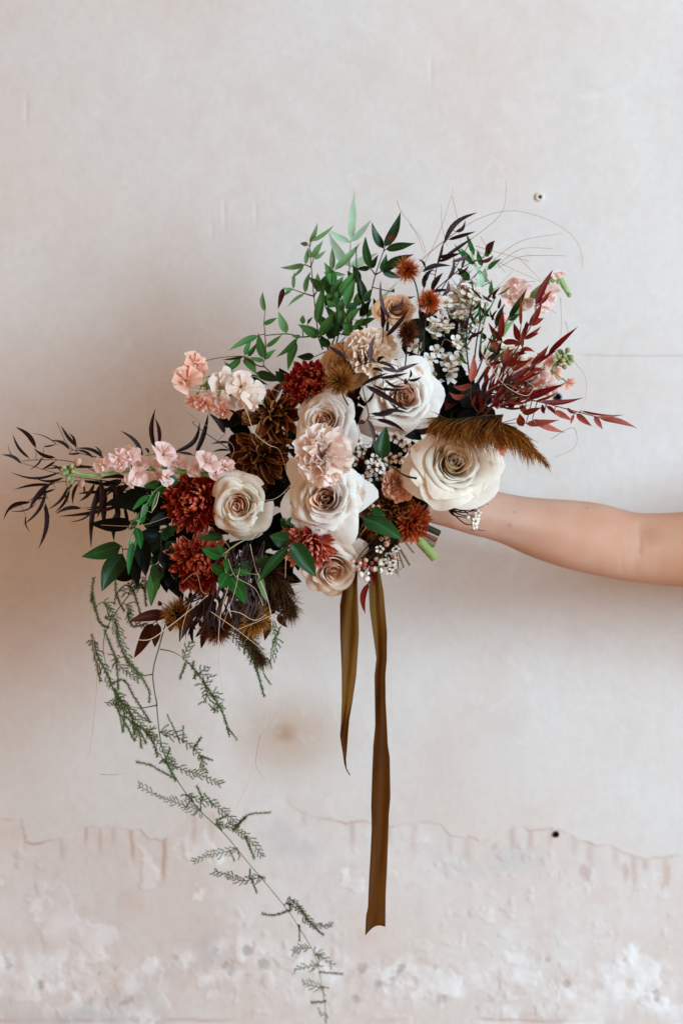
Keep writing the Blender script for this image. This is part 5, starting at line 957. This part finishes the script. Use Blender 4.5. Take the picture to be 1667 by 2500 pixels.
# ------------------------------------------------------------------ ribbon
def ribbon():
    loc = P(870, 1330, 0.02)
    t = thing('ribbon', 'brown and olive silk ribbon hanging in two long tails below the bouquet', 'ribbon', loc)
    m, nt, ns, ls = new_mat('brown_silk')
    uvn = ns.new('ShaderNodeUVMap'); mp = ns.new('ShaderNodeMapping'); mp.inputs['Scale'].default_value = (2.2, 3.5, 1); ls.new(uvn.outputs[0], mp.inputs[0])
    nz = ns.new('ShaderNodeTexNoise'); nz.inputs['Scale'].default_value = 1.0; nz.inputs['Detail'].default_value = 4; ls.new(mp.outputs[0], nz.inputs[0])
    sep = ns.new('ShaderNodeSeparateXYZ'); ls.new(uvn.outputs[0], sep.inputs[0])
    rp = ramp(ns, [(0.0, (104, 68, 20)), (0.16, (116, 76, 24)), (0.27, (96, 56, 8)), (0.36, (84, 44, 4)), (1, (92, 50, 6))]); ls.new(sep.outputs[1], rp.inputs[0])
    mr = ns.new('ShaderNodeMapRange'); mr.inputs[1].default_value = .3; mr.inputs[2].default_value = .7; mr.inputs[3].default_value = .65; mr.inputs[4].default_value = 1.25; ls.new(nz.outputs[0], mr.inputs[0])
    hs = ns.new('ShaderNodeHueSaturation'); ls.new(rp.outputs[0], hs.inputs['Color']); ls.new(mr.outputs[0], hs.inputs['Value'])
    wv = ns.new('ShaderNodeTexWave'); wv.inputs['Scale'].default_value = 260; wv.bands_direction = 'Y'; wv.inputs['Distortion'].default_value = .6; ls.new(uvn.outputs[0], wv.inputs[0])
    bp = ns.new('ShaderNodeBump'); bp.inputs['Strength'].default_value = .12; bp.inputs['Distance'].default_value = .0005; ls.new(wv.outputs[0], bp.inputs['Height'])
    pb = ns.new('ShaderNodeBsdfPrincipled'); pb.inputs['Roughness'].default_value = .5; pb.inputs['Anisotropic'].default_value = .5; pb.inputs['Specular IOR Level'].default_value = .12
    ls.new(hs.outputs[0], pb.inputs['Base Color']); ls.new(bp.outputs[0], pb.inputs['Normal'])
    tr = ns.new('ShaderNodeBsdfTranslucent'); ls.new(hs.outputs[0], tr.inputs[0]); mx = ns.new('ShaderNodeMixShader'); mx.inputs[0].default_value = .15
    ls.new(pb.outputs[0], mx.inputs[1]); ls.new(tr.outputs[0], mx.inputs[2]); out = ns.new('ShaderNodeOutputMaterial'); ls.new(mx.outputs[0], out.inputs[0])
    def tail(Ls, Rs, d, seed, v1, notch, twist):
        rng = random.Random(seed); n = 90; nu = 12; v = []; f = []; uv = []
        ly = [p[1] for p in Ls]; lx = [p[0] for p in Ls]; ry = [p[1] for p in Rs]; rx = [p[0] for p in Rs]
        for i in range(n + 1):
            k = i / n
            yl = ly[0] + (ly[-1] - ly[0]) * k; yr = ry[0] + (ry[-1] - ry[0]) * k
            xl = np.interp(yl, ly, lx); xr = np.interp(yr, ry, rx)
            for j in range(nu + 1):
                u = j / nu; x = xl + (xr - xl) * u; y = yl + (yr - yl) * u
                if k > .96: y += notch * math.sin(math.pi * u) * (k - .96) / .04 * -1
                ph = twist * math.sin(k * 7 + seed) * 1.2
                env = max(0.3, 1 - k * v1 * 2.2); dz = env * (.006 * math.sin(u * 3.1 + k * 5 + ph) * math.sin(k * 5 + 1) + .0022 * math.sin(u * 9 + k * 7 + seed)) + .005 * (u - .5) * math.sin(k * 4.5 + seed) + .0004 * math.sin(k * 40 + u * 3)
                v.append(P(*KR(x, y), d + dz) - loc); uv.append((u, k * v1))
        for i in range(n):
            for j in range(nu):
                a0 = i * (nu + 1) + j; f.append((a0, a0 + 1, a0 + nu + 2, a0 + nu + 1))
        o = link('tail', mesh('tail', v, f, uv), m, t)
        sm = o.modifiers.new('thickness', 'SOLIDIFY'); sm.thickness = .0005; sm.offset = 0
    tail([(190, 20), (150, 120), (128, 250), (130, 450), (138, 650), (140, 850), (135, 980), (128, 1070), (145, 1170), (155, 1240), (165, 1275), (188, 1312)],
         [(238, 20), (235, 90), (240, 250), (245, 430), (228, 690), (205, 850), (185, 960), (178, 1040), (170, 1150), (164, 1210), (168, 1270), (192, 1312)], 0.0, 1, .25, 0, 1.2)
    tail([(312, 20), (308, 150), (314, 280), (335, 430), (355, 580), (343, 690), (345, 850), (347, 1000), (335, 1130), (328, 1300), (322, 1500), (325, 1640), (318, 1800), (308, 1980), (302, 2140), (290, 2190), (285, 2312)],
         [(372, 10), (400, 170), (420, 420), (419, 580), (410, 690), (412, 850), (420, 1000), (425, 1120), (438, 1200), (442, 1450), (432, 1560), (428, 1700), (420, 1900), (412, 2050), (410, 2258)], 0.0, 4, 1.0, 30, .8)
    # the ribbon goes up to the bound stems and round them
    for a, b_ in (((835, 1388), (1000, 1275)), ((918, 1384), (1010, 1285))):
        pts = [P(a[0], a[1], 0.0), P((a[0] + b_[0]) / 2, (a[1] + b_[1]) / 2 - 10, .03), P(b_[0], b_[1], .05)]
        path = smooth_path(pts, 8); v = []; f = []; uv = []
        for i, p in enumerate(path):
            for j in range(5):
                v.append(p + Vector(((j - 2) * .0045, .002 * math.sin(j), (j - 2) * .002)) - loc); uv.append((j / 4, .1))
        for i in range(len(path) - 1):
            for j in range(4): a0 = i * 5 + j; f.append((a0, a0 + 1, a0 + 6, a0 + 5))
        o = link('strap', mesh('strap', v, f, uv), m, t); sm = o.modifiers.new('thickness', 'SOLIDIFY'); sm.thickness = .0005; sm.offset = 0
    ax = (P(1060, 1345, .085) - P(930, 1150, .03)).normalized(); b = MB(); c = P(1003, 1265, .06)
    b.add(*tube(rel(loc, [c - ax * .012, c, c + ax * .012]), .0165, .0165, 16, 3, False)); b.build('wrap', m, t)
ribbon()

# ------------------------------------------------------------------ stem bundle
def bundle():
    rng = random.Random(5); top = P(930, 1150, .03); end = P(1060, 1345, .085); ax = (end - top).normalized(); loc = P(985, 1235, .055)
    t = thing('stem_bundle', 'bound flower stems behind the bouquet, one pale green cut end showing at the lower right', 'flower stems', loc)
    s1 = ax.orthogonal().normalized(); s2 = ax.cross(s1)
    for i in range(16):
        a = rng.uniform(0, 6.28); r = .013 * math.sqrt(rng.random()); o = s1 * math.cos(a) * r + s2 * math.sin(a) * r
        b = MB(); b.add(*tube(rel(loc, [top + o * 1.8, loc + o, loc + ax * .03 + o, end - ax * .03 + o * rng.uniform(1.2, 2.0) - ax * rng.uniform(.0, .02)]), .0024, .0022, 7, 5)); b.build('stem', M['stem_dark'] if i % 3 else M['stem_green'], t)
    for a, b_, r, mk in (((1000, 1290), (1062, 1362), .0062, 'cut_stem'), ((1010, 1270), (1072, 1302), .0042, 'stem_dark'), ((1015, 1290), (1065, 1318), .003, 'stem_red'), ((1000, 1300), (1060, 1330), .004, 'stem_brown'), ((960, 1300), (1000, 1380), .0015, 'stem_brown'), ((965, 1310), (985, 1385), .0012, 'stem_brown'), ((970, 1290), (1010, 1350), .0012, 'stem_brown')):
        b = MB(); b.add(*tube(rel(loc, [loc, P(a[0], a[1], .06), P(b_[0], b_[1], .07)]), r, r, 9, 5)); b.build('cut_stem', M[mk], t)
bundle()

# ------------------------------------------------------------------ arm
def arm():
    loc = P(1400, 1290, .11)
    m, nt, ns, ls = new_mat('skin')
    tc = ns.new('ShaderNodeTexCoord')
    def noise(s, d_): n = ns.new('ShaderNodeTexNoise'); n.inputs['Scale'].default_value = s; n.inputs['Detail'].default_value = d_; ls.new(tc.outputs['Object'], n.inputs[0]); return n.outputs[0]
    def mr(src, a, b, lo=0., hi=1.): q = ns.new('ShaderNodeMapRange'); q.inputs[1].default_value = a; q.inputs[2].default_value = b; q.inputs[3].default_value = lo; q.inputs[4].default_value = hi; ls.new(src, q.inputs[0]); return q.outputs[0]
    def mix(fac, a, b):
        q = ns.new('ShaderNodeMix'); q.data_type = 'RGBA'
        ls.new(fac, q.inputs[0])
        for i, c in ((6, a), (7, b)):
            if hasattr(c, 'node'): ls.new(c, q.inputs[i])
            else: q.inputs[i].default_value = c
        return q.outputs[2]
    col = mix(mr(noise(22, 4), .35, .68), lin((194, 157, 139)), lin((185, 142, 121)))
    col = mix(mr(noise(8, 3), .42, .7, 0, .7), col, lin((192, 138, 110)))
    col = mix(mr(noise(120, 4), .5, .75, 0, .35), col, lin((192, 144, 126)))
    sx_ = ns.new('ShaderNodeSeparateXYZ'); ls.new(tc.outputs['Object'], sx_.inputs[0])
    col = mix(mr(sx_.outputs[0], .0, .2, 0, .7), col, lin((188, 138, 106)))  # warm bounce light painted into the skin colour, stronger towards the upper arm
    for px, py, rr, am in ((1430, 1241, 3.2, .65), (1254, 1250, 3.5, .5), (1430, 1267, 3, .3), (1242, 1283, 6, .35), (1477, 1314, 4, .3), (1366, 1264, 2.5, .3), (1337, 1235, 2.2, .3), (1578, 1304, 30, .22), (1553, 1345, 9, .22), (1300, 1345, 60, .16)):
        p = P(px, py, .06 + (px - 1240) * .00022) - loc
        vs = ns.new('ShaderNodeVectorMath'); vs.operation = 'SUBTRACT'; vs.inputs[1].default_value = p; ls.new(tc.outputs['Object'], vs.inputs[0])
        vm = ns.new('ShaderNodeVectorMath'); vm.operation = 'MULTIPLY'; vm.inputs[1].default_value = (1, .08, 1); ls.new(vs.outputs[0], vm.inputs[0])
        ln = ns.new('ShaderNodeVectorMath'); ln.operation = 'LENGTH'; ls.new(vm.outputs[0], ln.inputs[0])
        col = mix(mr(ln.outputs[1], rr * S * 1.3, rr * S * .4, 0, am), col, lin((150, 94, 64)))
    pb = ns.new('ShaderNodeBsdfPrincipled'); pb.inputs['Roughness'].default_value = .62; pb.inputs['Specular IOR Level'].default_value = .2
    pb.inputs['Subsurface Weight'].default_value = .25; pb.inputs['Subsurface Radius'].default_value = (1, .35, .18); pb.inputs['Subsurface Scale'].default_value = .006
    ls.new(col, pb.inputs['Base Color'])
    bp = ns.new('ShaderNodeBump'); bp.inputs['Strength'].default_value = .25; bp.inputs['Distance'].default_value = .0008; ls.new(noise(420, 4), bp.inputs['Height']); ls.new(bp.outputs[0], pb.inputs['Normal'])
    out = ns.new('ShaderNodeOutputMaterial'); ls.new(pb.outputs[0], out.inputs[0])
    # (px, top, bottom, depth, thickness ratio)
    st = [(1005, 1205, 1262, .052, .75), (1030, 1198, 1272, .055, .72), (1065, 1192, 1280, .058, .75), (1110, 1190, 1293, .06, .8), (1170, 1188, 1312, .07, .85), (1213, 1200, 1320, .078, .9), (1277, 1213, 1353, .09, .95), (1340, 1218, 1376, .102, .98), (1404, 1221.5, 1395, .114, 1), (1468, 1228.5, 1408, .126, 1), (1498, 1237, 1414, .132, .98), (1536, 1250, 1420, .138, .95), (1574, 1254, 1425, .143, .95), (1608, 1253, 1429, .147, .95), (1667, 1250, 1434, .15, .98), (1760, 1240, 1446, .152, 1), (1900, 1215, 1462, .15, 1), (2060, 1180, 1480, .146, 1), (2200, 1165, 1500, .14, 1)]
    xs = [s[0] for s in st]; NX = 110; NA = 40; v = []; f = []
    for i in range(NX + 1):
        x = 1005 + (2200 - 1005) * i / NX
        tp = np.interp(x, xs, [s[1] for s in st]); bt = np.interp(x, xs, [s[2] for s in st]); d = np.interp(x, xs, [s[3] for s in st]); th = np.interp(x, xs, [s[4] for s in st])
        # smooth the interpolation a little
        w = 25
        tp = np.mean([np.interp(x + o, xs, [s[1] for s in st]) for o in (-w, 0, w)]); bt = np.mean([np.interp(x + o, xs, [s[2] for s in st]) for o in (-w, 0, w)])
        cz = (tp + bt) / 2; h = (bt - tp) / 2
        for k in range(NA):
            a = 2 * math.pi * k / NA; ca, sa = math.cos(a), math.sin(a)
            y_ = cz - h * ca; dd = d - h * S * th * sa
            front = max(0, sa)
            # elbow crease and hollow, tendon ridge along the forearm
            hol = math.exp(-((x - 1562) / 34) ** 2 - ((y_ - 1302) / 40) ** 2) * .0065 + math.exp(-((x - (1556 - (y_ - 1330) * .08)) / 5) ** 2) * .0032 * front * math.exp(-((y_ - 1340) / 60) ** 2) + math.exp(-((x - (1528 - (y_ - 1290) * .12)) / 7) ** 2) * .0018 * front
            hol -= .0022 * front * math.exp(-((y_ - (1250 + (x - 1150) * .22)) / 22) ** 2) * math.exp(-((x - 1230) / 150) ** 2)
            dd += hol * front
            v.append(P(x, y_, dd) - loc)
    for i in range(NX):
        for k in range(NA):
            k2 = (k + 1) % NA; f.append((i * NA + k, i * NA + k2, (i + 1) * NA + k2, (i + 1) * NA + k))
    f.append(tuple(range(NA))); f.append(tuple(NX * NA + k for k in range(NA))[::-1])
    verts = list(v); faces = list(f)
    def addg(g):
        n = len(verts); verts.extend([Vector(p) - loc for p in g[0]]); faces.extend([tuple(i + n for i in q) for q in g[1]])
    # palm behind the bound stems, fingers closed round them
    hc = P(985, 1235, .06); ax = (P(1060, 1345, .085) - P(930, 1150, .03)).normalized(); right = Vector((1, 0, .1)).normalized()
    rgt = (right - ax * right.dot(ax)).normalized(); bk = ax.cross(rgt); 
    if bk.y < 0: bk = -bk
    pv, pf, _ = ellipsoid((0, 0, 0), 1, 1, 1, 20, 14)
    wr = P(1040, 1236, .058)
    pc = hc + rgt * .016 + bk * .016
    addg(([pc + rgt * (p.x * .026) + bk * (p.y * .017) + ax * (p.z * .040) for p in pv], pf))
    addg(tube([wr + Vector((.012, 0, 0)), wr.lerp(pc, .5), pc], .021, .022, 16, 4))
    for i in range(4):
        off = ax * (.030 - i * .0195); Ls = (.0, .004, .003, -.004)[i]; rr = .0178 + .0075
        pts = [pc + off * .9 + bk * .004]
        for a in (150, 190, 235, 285, 330 + Ls * 2000):
            q = R(a); pts.append(hc + off + (rgt * math.cos(R(a - 90)) + bk * math.sin(R(a + 90))) * rr)
        pts[1:] = [hc + off + (bk * math.cos(R(b_)) - rgt * math.sin(R(b_))) * rr for b_ in (-20, 40, 95, 150, 190 + Ls * 1500)]
        addg(tube(pts, .0090, .0068 - .0004 * i, 12, 5))
        e = pts[-1]; addg(([Vector(p) * .0068 + e for p in pv], pf))
    tpts = [pc - ax * .030 + rgt * .006, hc - ax * .044 + rgt * .022 - bk * .008, hc - ax * .040 + rgt * .010 - bk * .024, hc - ax * .030 - rgt * .010 - bk * .026]
    addg(tube(tpts, .0125, .0085, 12, 6)); addg(([Vector(p) * .0085 + tpts[-1] for p in pv], pf))
    me = mesh('person', verts, faces); o = bpy.data.objects.new('person', me); COL.objects.link(o); o.location = loc
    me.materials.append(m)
    rm = o.modifiers.new('remesh', 'REMESH'); rm.mode = 'VOXEL'; rm.voxel_size = .0018; rm.use_smooth_shade = True
    sm = o.modifiers.new('smooth', 'SMOOTH'); sm.iterations = 4; sm.factor = .5
    dg = bpy.context.evaluated_depsgraph_get(); ev = o.evaluated_get(dg); nm = bpy.data.meshes.new_from_object(ev)
    o.modifiers.clear(); o.data = nm; nm.polygons.foreach_set('use_smooth', [True] * len(nm.polygons))
    if not nm.materials: nm.materials.append(m)
    o['label'] = 'bare forearm of a person reaching in from the right edge, holding the bouquet'; o['category'] = 'person'
arm()
